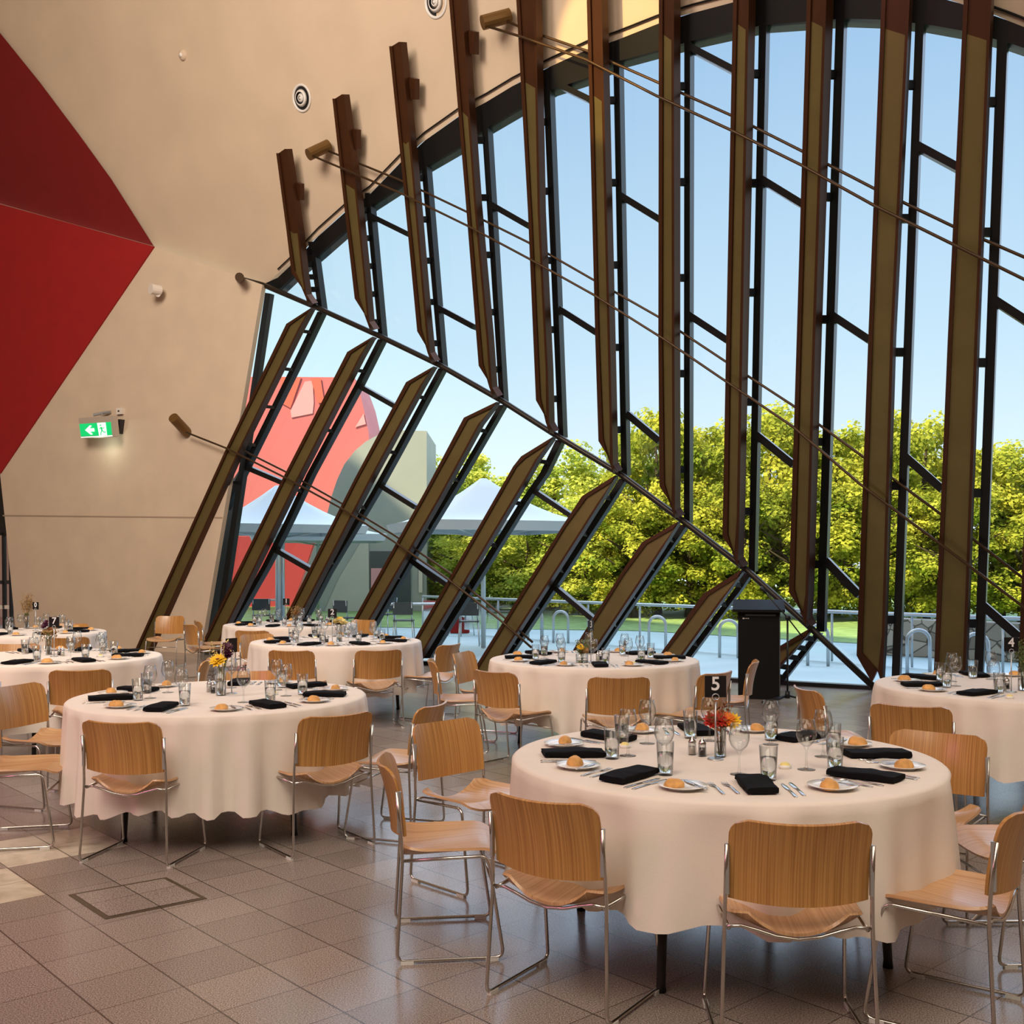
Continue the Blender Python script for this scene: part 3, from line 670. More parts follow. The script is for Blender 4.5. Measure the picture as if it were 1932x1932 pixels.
# ------------------------------------------------------------------ tables
TZ = .75
T = {
 'five':  dict(c=(.877,4.41), ang=[-90+45*k for k in range(8)], ph='table five', drop=.0),
 'four':  dict(c=(3.30,6.94), ang=[-135,180,135,90,-90,-45], ph='table four'),
 'three': dict(c=(.69,8.95), ang=[-90+45*k for k in range(8)], ph='table three'),
 'two':   dict(c=(-1.83,11.05), ang=[-105+45*k for k in range(8)], ph='table two'),
 'one':   dict(c=(-2.95,14.15), ang=[-100+45*k for k in range(8)], ph='table one'),
 'seven': dict(c=(-3.95,9.17), ang=[-93,-48,0,45,90,135,-138], ph='table seven'),
 'sun':   dict(c=(-1.775,6.45), ang=[-160,-105,-50,-4,45,95,160], ph='the sunflower table'),
 'end':   dict(c=(-5.72,12.5), ang=[-95,-50,-5,40,85,130], ph='the end table'),
}
def cloth_mesh(seed, hem):
    m = MB(); rr = random.Random(seed); seg = 160; R0 = .875
    ph = [(rr.randint(9,34), rr.uniform(0,6.28), rr.uniform(.4,1)) for _ in range(9)]
    ph2 = [(rr.randint(3,9), rr.uniform(0,6.28)) for _ in range(3)]
    def fold(th): return sum(a*math.sin(n*th+p) for n, p, a in ph)/3.0
    rings = []
    for r in (.0, .3, .6, .78, .85): rings.append((r, TZ, 0))
    rings += [(.868,TZ-.003,0),(.878,TZ-.012,.05)]
    drop = TZ-hem
    for i in range(1, 13): rings.append((None, i/12, 0))
    for r, z, w in rings:
        for j in range(seg):
            th = 2*PI*j/seg; f = fold(th)
            if r is not None: rad, zz = r+.0*f, z
            else:
                t = z; sh = max(-1, min(1, f*1.25))
                amp = .034*t**.6
                rad = .88+.018*t+amp*sh
                hemw = .020*math.sin(ph2[0][0]*th+ph2[0][1])+.012*math.sin(ph2[1][0]*th+ph2[1][1])+.014*sh
                zz = TZ-.012-(drop-.012+hemw)*t
            m.v.append((rad*math.cos(th), rad*math.sin(th), zz))
    k = len(rings)
    for i in range(k-1):
        for j in range(seg):
            j2 = (j+1) % seg; m.f.append((i*seg+j, i*seg+j2, (i+1)*seg+j2, (i+1)*seg+j))
    me = m.mesh('tablecloth', True)
    for p in me.polygons: p.use_smooth = True
    return me
def make_table():
    root = empty('banquet_table'); tag(root, 'x', 'table')
    m = MB(); m.lathe([(0,.742),(.84,.742),(.845,.735),(.845,.715),(.835,.71),(0,.71)], 48); m.obj('tabletop', M['tabletop'], root, True)
    for k in range(4):
        a = PI/4+k*PI/2+.25
        m = MB(); m.tube([(.62*math.cos(a),.62*math.sin(a),.71),(.66*math.cos(a),.66*math.sin(a),.03),(.66*math.cos(a),.66*math.sin(a),.0)], [.024,.017,.02], 10); m.obj('leg', M['leg'], root, True)
    return root
tbl = Kind(make_table())
for i, (k, t) in enumerate(T.items()):
    tbl.put((t['c'][0], t['c'][1], 0), [0, .5, .2, .9, .3, .7, -.1, .4][i], f"round folding banquet table with black legs under the cloth of {t['ph']}", 'round banquet tables')
    o = obj('tablecloth', cloth_mesh(10+i, [.31,.30,.27,.26,.25,.24,.22,.24][i]), M['cloth'], loc=(t['c'][0], t['c'][1], 0)); 
    tag(o, f"white floor-length cloth draped over {t['ph']}" if k != 'five' else 'white draped cloth on table five, nearest table with the orange flowers', 'tablecloth', 'white round tablecloths')

# ------------------------------------------------------------------ tableware
def make_wine():
    m = MB(); m.lathe([(0,.0),(.034,.0),(.035,.002),(.012,.005),(.0045,.012),(.004,.075),(.010,.088),(.030,.108),(.039,.132),(.039,.150),(.030,.195),(.0288,.195),(.0376,.150),(.0376,.133),(.029,.110),(.008,.091),(0,.090)], 24)
    o = m.obj('wine_glass', M['glass'], None, True, True); return tag(o, 'x', 'glass')
def make_water():
    r = empty('water_glass'); tag(r, 'x', 'glass')
    m = MB(); m.lathe([(0,0),(.026,0),(.028,.003),(.034,.128),(.0327,.128),(.0268,.012),(0,.010)], 22); m.obj('tumbler', M['glass'], r, True, True)
    m = MB(); m.lathe([(0,.0105),(.0262,.0125),(.0302,.085),(0,.085)], 22); m.obj('water', M['h2o'], r, True, True)
    return r
def make_plate():
    m = MB(); m.lathe([(0,.006),(.055,.006),(.062,.008),(.088,.015),(.0885,.0165),(.060,.0115),(.054,.0095),(0,.0095)], 30)
    m.lathe([(.05,.006),(.052,.0),(.055,.0),(.056,.0065)], 30)
    return tag(m.obj('bread_plate', M['china'], None, True), 'x', 'plate')
def make_roll(seed):
    rr = random.Random(seed); me = bpy.data.meshes.new('bread_roll'); bm = bmesh.new(); bmesh.ops.create_icosphere(bm, subdivisions=3, radius=1)
    off = Vector((rr.uniform(0,9), rr.uniform(0,9), 3))
    for v in bm.verts:
        p = v.co.copy(); n = noise.noise(p*1.5+off)*.13+noise.noise(p*4+off)*.04
        groove = -.16*math.exp(-(p.x/.16)**2)*max(0, p.z) if seed % 2 else -.1*math.exp(-((p.x-.3*p.y)/.2)**2)*max(0, p.z)
        q = p*(1+n+groove); v.co = Vector((q.x*.042, q.y*.031, max(-.006, q.z*.029)+.006))
    bm.to_mesh(me); bm.free()
    for p in me.polygons: p.use_smooth = True
    return tag(obj('bread_roll', me, M['roll']), 'x', 'bread roll')
def make_napkin(seed):
    rr = random.Random(seed); m = MB()
    # three stacked folds of cloth, rounded long edges
    nx, ny = 14, 10; off = Vector((rr.uniform(0,50), 0, 0))
    W, Ln, Hh = .058, .125, .026
    ringn = 20
    for i in range(nx+1):
        t = i/nx*2-1; y = t*Ln; 
        taper = 1-.05*abs(t)
        for j in range(ringn):
            th = 2*PI*j/ringn; cx, cz = math.cos(th), math.sin(th)
            sx = math.copysign(abs(cx)**.28, cx); sz = math.copysign(abs(cz)**.30, cz)
            n = noise.noise(Vector((sx*2, y*22, sz*2))+off)*.004
            m.v.append((sx*W*taper+n+.010*t*(1 if seed % 2 else -1), y+n, Hh/2+sz*(Hh/2)*(1+.18*math.sin(t*3+seed))+n*(1 if sz > 0 else 0)))
    for i in range(nx):
        for j in range(ringn): j2 = (j+1) % ringn; m.f.append((i*ringn+j, i*ringn+j2, (i+1)*ringn+j2, (i+1)*ringn+j))
    m.f.append(tuple(range(ringn))); m.f.append(tuple(nx*ringn+j for j in range(ringn)))
    o = m.obj('napkin', M['napkin'], None, True); o.data.set_sharp_from_angle(angle=math.radians(55)); z0 = min(v.co.z for v in o.data.vertices)
    for v in o.data.vertices: v.co.z = max(v.co.z-z0, 0)
    return tag(o, 'x', 'napkin')
def outline(name, segs, mt):
    """flat cutlery: list of (y, half width, z) sections"""
    m = MB(); n = len(segs)
    for y, w, z in segs: m.v += [(-w, y, z), (w, y, z), (w*.8, y, z+.0022), (-w*.8, y, z+.0022)]
    for i in range(n-1):
        for j in range(4): j2 = (j+1) % 4; m.f.append((i*4+j, i*4+j2, (i+1)*4+j2, (i+1)*4+j))
    m.f.append((0,1,2,3)); m.f.append(tuple((n-1)*4+j for j in range(4)))
    return m
def make_fork():
    r = empty('dinner_fork'); tag(r, 'x', 'fork')
    outline('h', [(-.095,.004,.0),(-.085,.0075,.001),(-.05,.0052,.004),(0,.003,.007),(.03,.0035,.004),(.042,.0105,.001),(.052,.0125,.001)], None).obj('handle', M['cutlery'], r, True)
    for k in range(4):
        x = (k-1.5)*.0066; m = MB(); m.tube([(x,.050,.002),(x,.075,.002),(x,.098,.005)], [.0017,.0015,.0009], 5); m.obj('tine', M['cutlery'], r, True)
    return r
def make_knife(ln=1., nm='dinner_knife'):
    r = empty(nm); tag(r, 'x', 'knife')
    outline('h', [(-.11*ln,.004,0),(-.10*ln,.0072,.001),(-.05*ln,.0055,.002),(0,.0045,.002)], None).obj('handle', M['cutlery'], r, True)
    outline('b', [(0,.0045,.002),(.012*ln,.0085,.001),(.07*ln,.0095,.0008),(.10*ln,.0075,.0008),(.115*ln,.002,.0008)], None).obj('blade', M['cutlery'], r, True)
    return r
wine, water, plate = Kind(make_wine()), Kind(make_water()), Kind(make_plate())
rolls = [Kind(make_roll(s)) for s in (1,2,3,4)]
naps = [Kind(make_napkin(s)) for s in (1,2,3)]
fork, knife, bknife = Kind(make_fork()), Kind(make_knife()), Kind(make_knife(.72, 'butter_knife'))
def seat_name(a):
    a = (a+360) % 360
    names = ['right-side seat','back right-side seat','back seat','back left-side seat','left-side seat','front left-side seat','front seat','front right-side seat']
    return names[int(((a+22.5) % 360)//45)]
CUT = {'five','sun','four','three','two','seven'}
for key, t in T.items():
    cx, cy = t['c']; seen = set()
    for ai, a in enumerate(t['ang']):
        sn_ = seat_name(a)
        if sn_ in seen: sn_ = 'inner '+sn_
        seen.add(sn_)
        th = math.radians(a); v = Vector((-math.cos(th), -math.sin(th), 0)); u = Vector((v.y, -v.x, 0))   # v inward, u to the sitter's right
        rz = math.atan2(v.y, v.x)-PI/2
        def P(du, r, z=TZ): return Vector((cx, cy, 0))-v*r+u*du+Vector((0,0,z))
        where = f"at the {sn_} of {t['ph']}"
        j = lambda s: R.uniform(-s, s)
        ph = t['ph']
        def vis(p): q = proj(p); return -30 < q[0] < 1965
        if not vis(P(0,.63)): continue
        naps[ai % 3].put(P(j(.012), .63+j(.015)), rz+j(.16), f"black folded napkin {where}", f'napkins on {ph}')
        pp = P(-.262+j(.01), .635+j(.02)); plate.put(pp, 0, f"small white bread plate {where}", f'bread plates on {ph}')
        rolls[(ai+len(key)) % 4].put(pp+u*(-.028+j(.012))+v*j(.012)+Vector((0,0,.0085)), j(3), f"golden bread roll on the plate {where}", f'bread rolls on {ph}', scale=1+j(.10))
        wine.put(P(-.01+j(.03), .40+j(.02)), j(3), f"wine glass standing inward of the napkin {where}", f'wine glasses on {ph}')
        water.put(P(.075+j(.02), .475+j(.02)), j(3), f"tumbler of water {where}", f'water tumblers on {ph}')
        if key in CUT:
            fork.put(P(-.145+j(.008), .64+j(.015)), rz+j(.08), f"fork beside the bread plate {where}", f'forks on {ph}')
            fork.put(P(-.098+j(.005), .64+j(.015)), rz+j(.08), f"fork beside the napkin {where}", f'forks on {ph}')
            knife.put(P(.105+j(.005), .66+j(.015)), rz+j(.08), f"knife beside the napkin {where}", f'knives on {ph}')
            knife.put(P(.140+j(.008), .66+j(.015)), rz+j(.08), f"outer knife {where}", f'knives on {ph}')
            bknife.put(pp+u*.045+Vector((0,0,.0125)), rz+j(.5), f"butter knife resting on the bread plate {where}", f'butter knives on {ph}')

# centrepieces
def make_sign(ch, loc, rz, lab, size=1.):
    r = empty('table_number_sign', loc, rz); tag(r, lab, 'sign', 'table number signs')
    m = MB(); m.lathe([(0,.006),(.03,.006),(.033,.003),(.033,0),(0,0)], 20); m.obj('base', M['steel'], r, True)
    m = MB(); m.tube([(0,0,.005),(0,0,.243)], .0035, 8); m.obj('pole', M['steel'], r, True)
    m = MB(); m.tube([(.014*math.sin(t*PI/8), -.003, .256-.013*math.cos(t*PI/8)) for t in range(17)], .0022, 6); m.obj('ring', M['steel'], r, True)
    m = MB(); m.box((0,.002,.2985), (.088,.003,.088)); m.obj('card', M['sign'], r)
    if ch:
        cu = bpy.data.curves.new('number', 'FONT'); cu.body = ch; cu.size = .078; cu.align_x = 'CENTER'; cu.align_y = 'CENTER'; cu.extrude = .0005; cu.offset = .0012
        o = bpy.data.objects.new('number', cu); C.objects.link(o); o.parent = r; o.location = (0,-.001,.308); o.rotation_euler = (PI/2,0,0); cu.materials.append(M['digit'])
        dg = bpy.context.evaluated_depsgraph_get(); me = bpy.data.meshes.new_from_object(o.evaluated_get(dg)); bpy.data.objects.remove(o)
        obj('number', me, M['digit'], r, (0,-.001,.308)).rotation_euler = (PI/2,0,0)
    return r
def TP(px, py): return G(px, py, TZ)
make_sign('5', TP(1350,1433), 0, 'black number five sign on a steel pole')
make_sign('4', TP(1908,1306), 0, 'black number four sign on a steel pole')
make_sign('3', TP(1115,1250), .95, 'black number three sign turned aside on a steel pole')
make_sign('2', TP(627,1212), .1, 'black number two sign on a steel pole')
make_sign('1', TP(540,1178), .25, 'black number one sign on a steel pole')
make_sign('7', TP(102,1239), 0, 'black number seven sign on a steel pole')
make_sign('', TP(437,1309), .95, 'plain black table sign card seen edgewise behind the sunflower')
make_sign('0', TP(67,1190), -.3, 'glinting dark number zero sign on the end table')
def make_vase(loc, h_, r_, lab):
    v = empty('flower_vase', loc); tag(v, lab, 'vase', 'clear glass vases')
    m = MB(); m.lathe([(0,0),(r_,0),(r_,h_),(r_-.002,h_),(r_-.002,.006),(0,.006)], 20); m.obj('vessel', M['glass'], v, True, True)
    m = MB(); m.lathe([(0,.007),(r_-.0023,.007),(r_-.0023,h_*.5),(0,h_*.5)], 20); m.obj('water', M['h2o'], v, True, True)
    return v
def bloom(m, c, r, n=13, cup=.35, layers=3):
    c = Vector(c); Q = Matrix.Rotation(R.uniform(.5,1.1), 3, 'X') @ Matrix.Rotation(R.uniform(-.4,.4), 3, 'Y')
    for l in range(layers):
        for k in range(n):
            th = 2*PI*(k+.5*l)/n+R.uniform(-.1,.1); el = cup*(l+.3)/layers*1.8+R.uniform(-.1,.1)
            d = Q @ Vector((math.cos(th)*math.cos(el), math.sin(th)*math.cos(el), math.sin(el))); s = Q @ Vector((-math.sin(th), math.cos(th), 0)); L = r*1.15*(1-.18*l); u = Q @ Vector((0,0,1))*r*.06*l
            m.poly([c+u, c+u+d*L*.55-s*L*.24, c+u+d*L, c+u+d*L*.55+s*L*.24])
def make_bouquet(loc, lab, flowers, sprigs=0, sprig_mat='petal_tan', hvase=.12, leaves=8, sh=.26):
    b = empty('flower_bouquet', loc); tag(b, lab, 'flowers', 'flower bouquets')
    for (x, y, z, r, mt) in flowers:
        m = MB(); m.tube([(x*.15,y*.15,.01),(x*.5,y*.5,hvase),(x,y,z-.005)], .0018, 5); m.obj('stem', M['stem'], b, True)
        m = MB(); bloom(m, (x,y,z), r); m.obj('bloom', M[mt], b)
        if mt == 'petal_yellow' and r > .04:
            m = MB(); m.lathe([(0,.012),(.012,.010),(.016,.004),(0,0)], 12, (x,y,z+.004)); m.obj('flower_centre', M['petal_brown'], b, True)
    for k in range(sprigs):
        a = R.uniform(0,2*PI); q = R.uniform(.03,.075); m = MB(); top = Vector((q*math.cos(a), q*math.sin(a), R.uniform(.7,1.)*sh)); mid_ = top*.55
        m.tube([(top.x*.1,top.y*.1,.02), (top.x*.4,top.y*.4,top.z*.6), top], .0012, 4)
        for _ in range(16):
            t = R.uniform(.6,1.); p = Vector((top.x*(t*.9+.1), top.y*(t*.9+.1), top.z*t))+Vector((R.uniform(-.02,.02), R.uniform(-.02,.02), R.uniform(-.01,.02))); d = Vector((R.uniform(-1,1), R.uniform(-1,1), R.uniform(0,1.4))).normalized()*.011; s = d.cross(Vector((R.uniform(-1,1), R.uniform(-1,1), .3))).normalized()*.005
            m.poly([p-d, p+s, p+d, p-s])
        m.obj('sprig', M[sprig_mat], b)
    if leaves:
        m = MB()
        for k in range(leaves):
            a = R.uniform(0,2*PI); p = Vector((.012*math.cos(a), .012*math.sin(a), hvase*R.uniform(.8,1.3))); d = Vector((math.cos(a), math.sin(a), R.uniform(.3,1.6))).normalized()*R.uniform(.03,.055); s = Vector((-math.sin(a), math.cos(a), 0))*.011
            m.poly([p, p+d*.5+s, p+d, p+d*.5-s])
        m.obj('foliage', M['leafgreen'], b)
    return b
v5 = TP(1359,1428); make_vase(v5, .125, .024, 'clear cylinder vase holding the orange flowers on table five')
make_bouquet(v5, 'orange, red and yellow flowers with brown sprigs on table five', [(-.035,-.01,.15,.038,'petal_redf'),(-.005,-.02,.155,.036,'petal_redf'),(.022,-.012,.16,.036,'petal_orange'),(.05,0,.148,.036,'petal_yellow'),(.01,.02,.165,.034,'petal_orange')], 9, 'petal_brown', .125, 6, .24)
vs = TP(417,1312); make_vase(vs, .17, .03, 'tall clear vase holding the yellow sunflower')
make_bouquet(vs, 'yellow sunflower with a deep purple bloom in a tall vase', [(-.01,-.03,.215,.052,'petal_yellow'),(.035,.01,.265,.036,'petal_purple'),(.03,.02,.295,.036,'petal_purple'),(.042,.0,.24,.03,'petal_purple')], 4, 'leafgreen' if False else 'petal_cream', .17, 12, .34)
v7 = TP(92,1236); make_vase(v7, .16, .026, 'clear vase of dried flowers beside the number seven sign')
make_bouquet(v7, 'dried tan flowers with one dark purple bloom on table seven', [(-.035,0,.26,.036,'petal_purple'),(-.03,.01,.285,.03,'petal_purple'),(-.02,-.01,.205,.034,'petal_tan'),(.02,0,.20,.034,'petal_tan'),(.045,0,.19,.03,'petal_tan'),(0,.02,.225,.03,'petal_brown')], 6, 'petal_tan', .16, 6, .27)
v2 = TP(640,1211); make_vase(v2, .17, .03, 'clear vase of pale yellow flowers on table two')
make_bouquet(v2, 'pale yellow flowers in the vase on table two', [(-.03,0,.21,.04,'petal_cream'),(.03,-.01,.215,.042,'petal_cream'),(0,.02,.225,.04,'petal_yellow'),(.06,0,.2,.03,'petal_cream')], 3, 'petal_tan', .17, 8, .28)
v0 = TP(50,1186); make_vase(v0, .17, .03, 'clear vase of olive sprigs on the end table')
make_bouquet(v0, 'tall olive tan sprigs on the end table', [], 26, 'petal_tan', .17, 12, .46)
v1 = TP(556,1180); make_vase(v1, .13, .03, 'clear vase of dried sprigs on table one')
make_bouquet(v1, 'dusky dried sprigs beside the number one sign', [(.02,0,.17,.035,'petal_brown')], 12, 'petal_tan', .13, 6, .26)
v3 = TP(1098,1250); make_vase(v3, .07, .05, 'low clear bowl vase on table three')
make_bouquet(v3, 'low arrangement with one yellow bloom on table three', [(-.015,-.02,.13,.032,'petal_yellow'),(.03,0,.10,.03,'petal_tan'),(.0,.02,.09,.03,'petal_brown')], 8, 'leafgreen', .07, 10, .2)
v4 = TP(1930,1303); make_vase(v4, .15, .03, 'clear vase of white flowers on table four cut by the picture edge')
make_bouquet(v4, 'white and green sprigs in the vase on table four', [(0,0,.2,.03,'petal_cream')], 16, 'leafgreen', .15, 14, .34)
def make_shaker(loc, fillm, lab):
    r = empty('shaker', loc); tag(r, lab, 'shaker', 'salt and pepper shakers')
    m = MB(); m.lathe([(0,0),(.018,0),(.019,.004),(.016,.05),(.0145,.05),(.0145,.004),(0,.003)], 16); m.obj('jar', M['glass'], r, True, True)
    m = MB(); m.lathe([(0,.0045),(.0138,.0045),(.0132,.036),(0,.036)], 14); m.obj('contents', fillm, r, True)
    m = MB(); m.lathe([(.0165,.049),(.017,.054),(.012,.066),(.004,.072),(.003,.082),(0,.083)], 14); m.obj('cap', M['cutlery'], r, True)
    return r
salt = mat('salt', rgb(225,215,200), .9); pepper = mat('pepper', rgb(40,30,24), .9, noise_amt=.5, nscale=300)
for ph, a, b in (('table five',(1306,1424),(1325,1427)),('table four',(1893,1303),(1900,1300)),('table three',(1128,1247),(1133,1246)),('table two',(612,1212),(617,1212)),('table seven',(118,1238),(112,1237)),('the sunflower table',(395,1306),(402,1308))):
    make_shaker(TP(*a), salt, f'small glass salt shaker with chrome cap on {ph}'); make_shaker(TP(*b), pepper, f'small glass pepper shaker with chrome cap on {ph}')
def make_butter():
    r = empty('butter_dish'); tag(r, 'x', 'butter dish')
    m = MB(); m.lathe([(0,.003),(.018,.003),(.026,.016),(.027,.016),(.020,0),(0,0)], 18); m.obj('dish', M['china'], r, True)
    m = MB(); m.lathe([(0,.026),(.012,.024),(.022,.014),(.022,.010),(0,.008)], 14); m.obj('butter', M['butter'], r, True)
    return r
butter = Kind(make_butter())
for x, y, l in ((1179,1411,'behind the front left-side glasses of table five'),(1481,1450,'beside the water tumbler at the front of table five'),(517,1311,'on the sunflower table near its front right-side glasses'),(190,1240,'on the front of table seven'),(595,1205,'near the middle of table two'),(1195,1254,'on the front of table three'),(1905,1318,'on the front of table four')):
    butter.put(TP(x, y), 0, f'little white butter dish {l}', 'butter dishes')

# ------------------------------------------------------------------ chairs round the tables
CH = [ # backrest x, y, heading, label
 (.905,3.31,3,'oak chair at the front of table five, back square to the viewer'),
 (.095,3.635,34,'oak chair at the front left-side of table five, turned toward the cloth'),
 (-.505,4.34,83,'oak chair left-side of table five seen edge-on with its whole seat showing'),
 (-.345,5.39,135,'oak chair at the back left-side of table five, front of its backrest showing'),
 (2.02,5.02,-142,'oak chair at the back right-side of table five, front of backrest above the cloth'),
 (2.30,4.32,-92,'oak chair right-side of table five with only its seat inside the picture'),
 (1.70,3.54,-54,'oak chair at the front right-side of table five cut by the picture edge'),
 (-.45,6.08,-72,'oak chair between table five and the sunflower table, facing the sunflower'),
 (-2.0,5.40,11,'oak chair at the front left-side of the sunflower table'),
 (-.93,5.66,-38,'oak chair at the front right-side of the sunflower table'),
 (-1.98,7.92,180,'oak chair behind the sunflower table, only its top rim showing'),
 (-3.27,7.0,108,'oak chair left-side of the sunflower table, pale front of backrest showing'),
 (-2.98,5.92,78,'oak chair cut by the picture edge at the sunflower table, pinkish seat'),
 (-2.57,8.9,-100,'oak chair right-side of table seven seen nearly edge-on'),
 (-3.27,8.02,-14,'oak chair at the front of table seven'),
 (-4.08,7.95,4,'oak chair at table seven mostly outside the picture'),
 (-4.95,10.6,165,'oak chair at the back of table seven'),
 (-4.84,11.55,-25,'oak chair at the front of the end table behind table seven'),
 (-5.88,14.2,180,'oak chair behind the end table, only its top showing'),
 (-2.05,9.82,8,'oak chair at the front left-side of table two'),
 (-1.24,9.88,-20,'oak chair at the front right-side of table two'),
 (-.62,10.6,-62,'oak chair right-side of table two facing it'),
 (-2.92,12.1,135,'pale oak chair at the back left-side of table two'),
 (-3.13,12.75,10,'oak chair at the front of table one'),
 (-2.12,15.2,-150,'oak chair at the back right-side of table one'),
 (-4.42,14.9,65,'light oak chair left-side of table one'),
 (-4.30,14.1,50,'oak chair beside the light one left-side of table one'),
 (-5.25,16.3,182,'oak chair standing alone against the cream wall by the first fin'),
 (-.45,9.6,112,'oak chair at the back left-side of table three, pale front of backrest showing'),
 (-.66,8.85,84,'oak chair left-side of table three seen edge-on'),
 (-.14,7.93,42,'oak chair at the front left-side of table three'),
 (.76,7.52,-2,'oak chair at the front of table three, back square to the viewer'),
 (1.52,7.85,-46,'oak chair behind the number five sign, at table three'),
 (1.99,8.75,-74,'oak chair right-side of table three in front of the lectern'),
 (1.90,6.85,84,'oak chair left-side of table four seen edge-on'),
 (2.26,6.02,30,'oak chair at the front left-side of table four, back to the viewer'),
]
for x, y, hd, lab in CH: put_chair(x, y, hd, lab, 'oak dining chairs with chrome frames')

# ------------------------------------------------------------------ lectern and microphone stand
lx, ly = 2.86, 12.3
le_ = empty('lectern', (lx, ly, 0), -.22); tag(le_, 'black lectern with slanted top standing before the glazing', 'lectern')
m = MB(); m.box((0,0,.50), (.46,.34,1.0)); m.obj('body', M['lectern'], le_)
m = MB(); m.prism([(-.29,-.26,1.0),(.29,-.26,1.0),(.29,-.26,1.03),(-.29,-.26,1.03)], (0,.5,.10)); m.obj('reading_top', M['lectern'], le_)
m = MB(); m.prism([(-.23,-.17,1.0),(.23,-.17,1.0),(.23,.17,1.06),(-.23,.17,1.06)], (0,0,.01)); m.obj('top_support', M['lectern'], le_)
m = MB(); m.box((.235,0,.50), (.012,.35,.99)); m.obj('side_panel', M['lectern_edge'], le_)
m = MB(); m.box((.02,-.176,.965), (.34,.01,.02)); m.obj('top_rail', M['lectern_edge'], le_)
m = MB()
for k, w in enumerate((.022,.010,.014,.012)): m.box((-.17+k*.019,-.172,.925), (w*.75,.002,.010 if k else .016))
m.obj('lettering', M['white_plastic'], le_)
ms = empty('microphone_stand', (3.08, 11.85, 0)); tag(ms, 'black boom microphone stand standing beside the lectern', 'microphone stand')
m = MB(); m.tube([(0,0,.06),(0,0,.95)], .011, 8); m.obj('pole', M['black'], ms, True)
m = MB(); m.tube([(-.24,0,1.22),(0,0,.95),(.17,0,.73)], .008, 7); m.obj('boom', M['black'], ms, True)
m = MB(); m.tube([(-.30,0,1.29),(-.24,0,1.22)], [.018,.012], 8); m.obj('microphone', M['black'], ms, True)
m = MB(); m.tube([(-.02,0,.95),(.03,0,.95)], .024, 8); m.obj('clutch', M['black'], ms, True)
for a in (195, 215, -20):
    m = MB(); t = math.radians(a); m.tube([(0,0,.08),(.32*math.cos(t),.32*math.sin(t),.015)], .012, 7); m.obj('leg', M['black'], ms, True)
m = MB(); m.lathe([(0,.13),(.025,.13),(.03,.05),(0,.05)], 10); m.obj('hub', M['black'], ms, True)

# ------------------------------------------------------------------ outdoors
m = MB(); m.poly([Wl(-500,-.04)+Vector((0,0,-.01)), Wl(2200,-.04)+Vector((0,0,-.01)), Vector((30,10,-.01)), Vector((30,31,-.01)), Vector((-19.5,31,-.01))])
tag(m.obj('terrace', M['paving']), 'pale paved terrace outside the glazing', 'terrace', kind='structure')
m = MB(); m.poly([(-40,31,0.0),(-3,26,0.0),(3,24.6,0.0),(8,19.5,0.0),(30,17,0.0),(40,60,.3),(-40,60,.3)]); tag(m.obj('lawn', M['lawn']), 'green lawn beyond the railing', 'lawn', kind='structure')
m = MB(); m.poly([(-200,62,-.2),(200,62,-.2),(400,600,-.2),(-400,600,-.2)]); tag(m.obj('lake', M['water']), 'pale lake behind the trees', 'lake', kind='structure')
# red and grey buildings
def bw(pts, Y, dep, m, name, par):
    P = [Vector(((x-CX)/F*Y, Y, max(0, H-(y-HY)/F*Y))) for x, y in pts]; q = MB(); q.prism(P, Vector((0,dep,0))); return q.obj(name, m, par)
rb = empty('red_building'); tag(rb, 'tall red rendered building with curved edge beyond the terrace', 'building')
bw([(380,711),(529,711),(668,712),(680,745),(688,780),(695,815),(697,850),(690,900),(668,960),(600,1010),(568,1096),(550,1200),(380,1200)], 36, 4, M['redbuild'], 'wall', rb)
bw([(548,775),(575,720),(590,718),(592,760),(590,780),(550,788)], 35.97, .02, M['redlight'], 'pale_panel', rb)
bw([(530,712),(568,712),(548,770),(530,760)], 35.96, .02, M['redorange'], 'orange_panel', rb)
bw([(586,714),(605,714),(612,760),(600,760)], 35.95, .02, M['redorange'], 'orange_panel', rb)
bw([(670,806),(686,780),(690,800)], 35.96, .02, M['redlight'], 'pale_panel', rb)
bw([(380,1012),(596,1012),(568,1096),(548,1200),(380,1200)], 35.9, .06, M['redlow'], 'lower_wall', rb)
gb = empty('grey_building'); tag(gb, 'grey concrete building with curved shoulder beside the red building', 'building')
bw([(805,813),(760,812),(735,815),(710,822),(690,833),(670,850),(650,875),(636,905),(626,935),(617,970),(600,1010),(570,1100),(550,1200),(805,1200)], 33, 4, M['greybuild'], 'wall', gb)
bw([(640,1090),(695,1000),(697,1160),(620,1165),(610,1165)], 32.96, .02, M['greybuild2'], 'painted_sunlight', gb)  # sunlight painted as a paler patch of the same grey wall
bw([(698,1040),(775,1040),(775,1150),(698,1150)], 32.95, .02, M['greydark'], 'doorway', gb)
bw([(700,1072),(740,1072),(740,1130),(700,1130)], 32.93, .02, M['redlight'], 'poster', gb)
bw([(790,1075),(797,1075),(797,1118),(790,1118)], 32.9, .05, M['white_plastic'], 'wall_light', gb)
m = MB(); m.prism([Vector(((x-CX)/F*27, 27, max(0, H-(y-HY)/F*27))) for x, y in [(-300,900),(60,900),(60,1250),(-300,1250)]], Vector((0,.3,0)))
tag(m.obj('red_screen_wall', M['pinkglass']), 'pink red wall glimpsed through the glass door', 'wall', kind='structure')
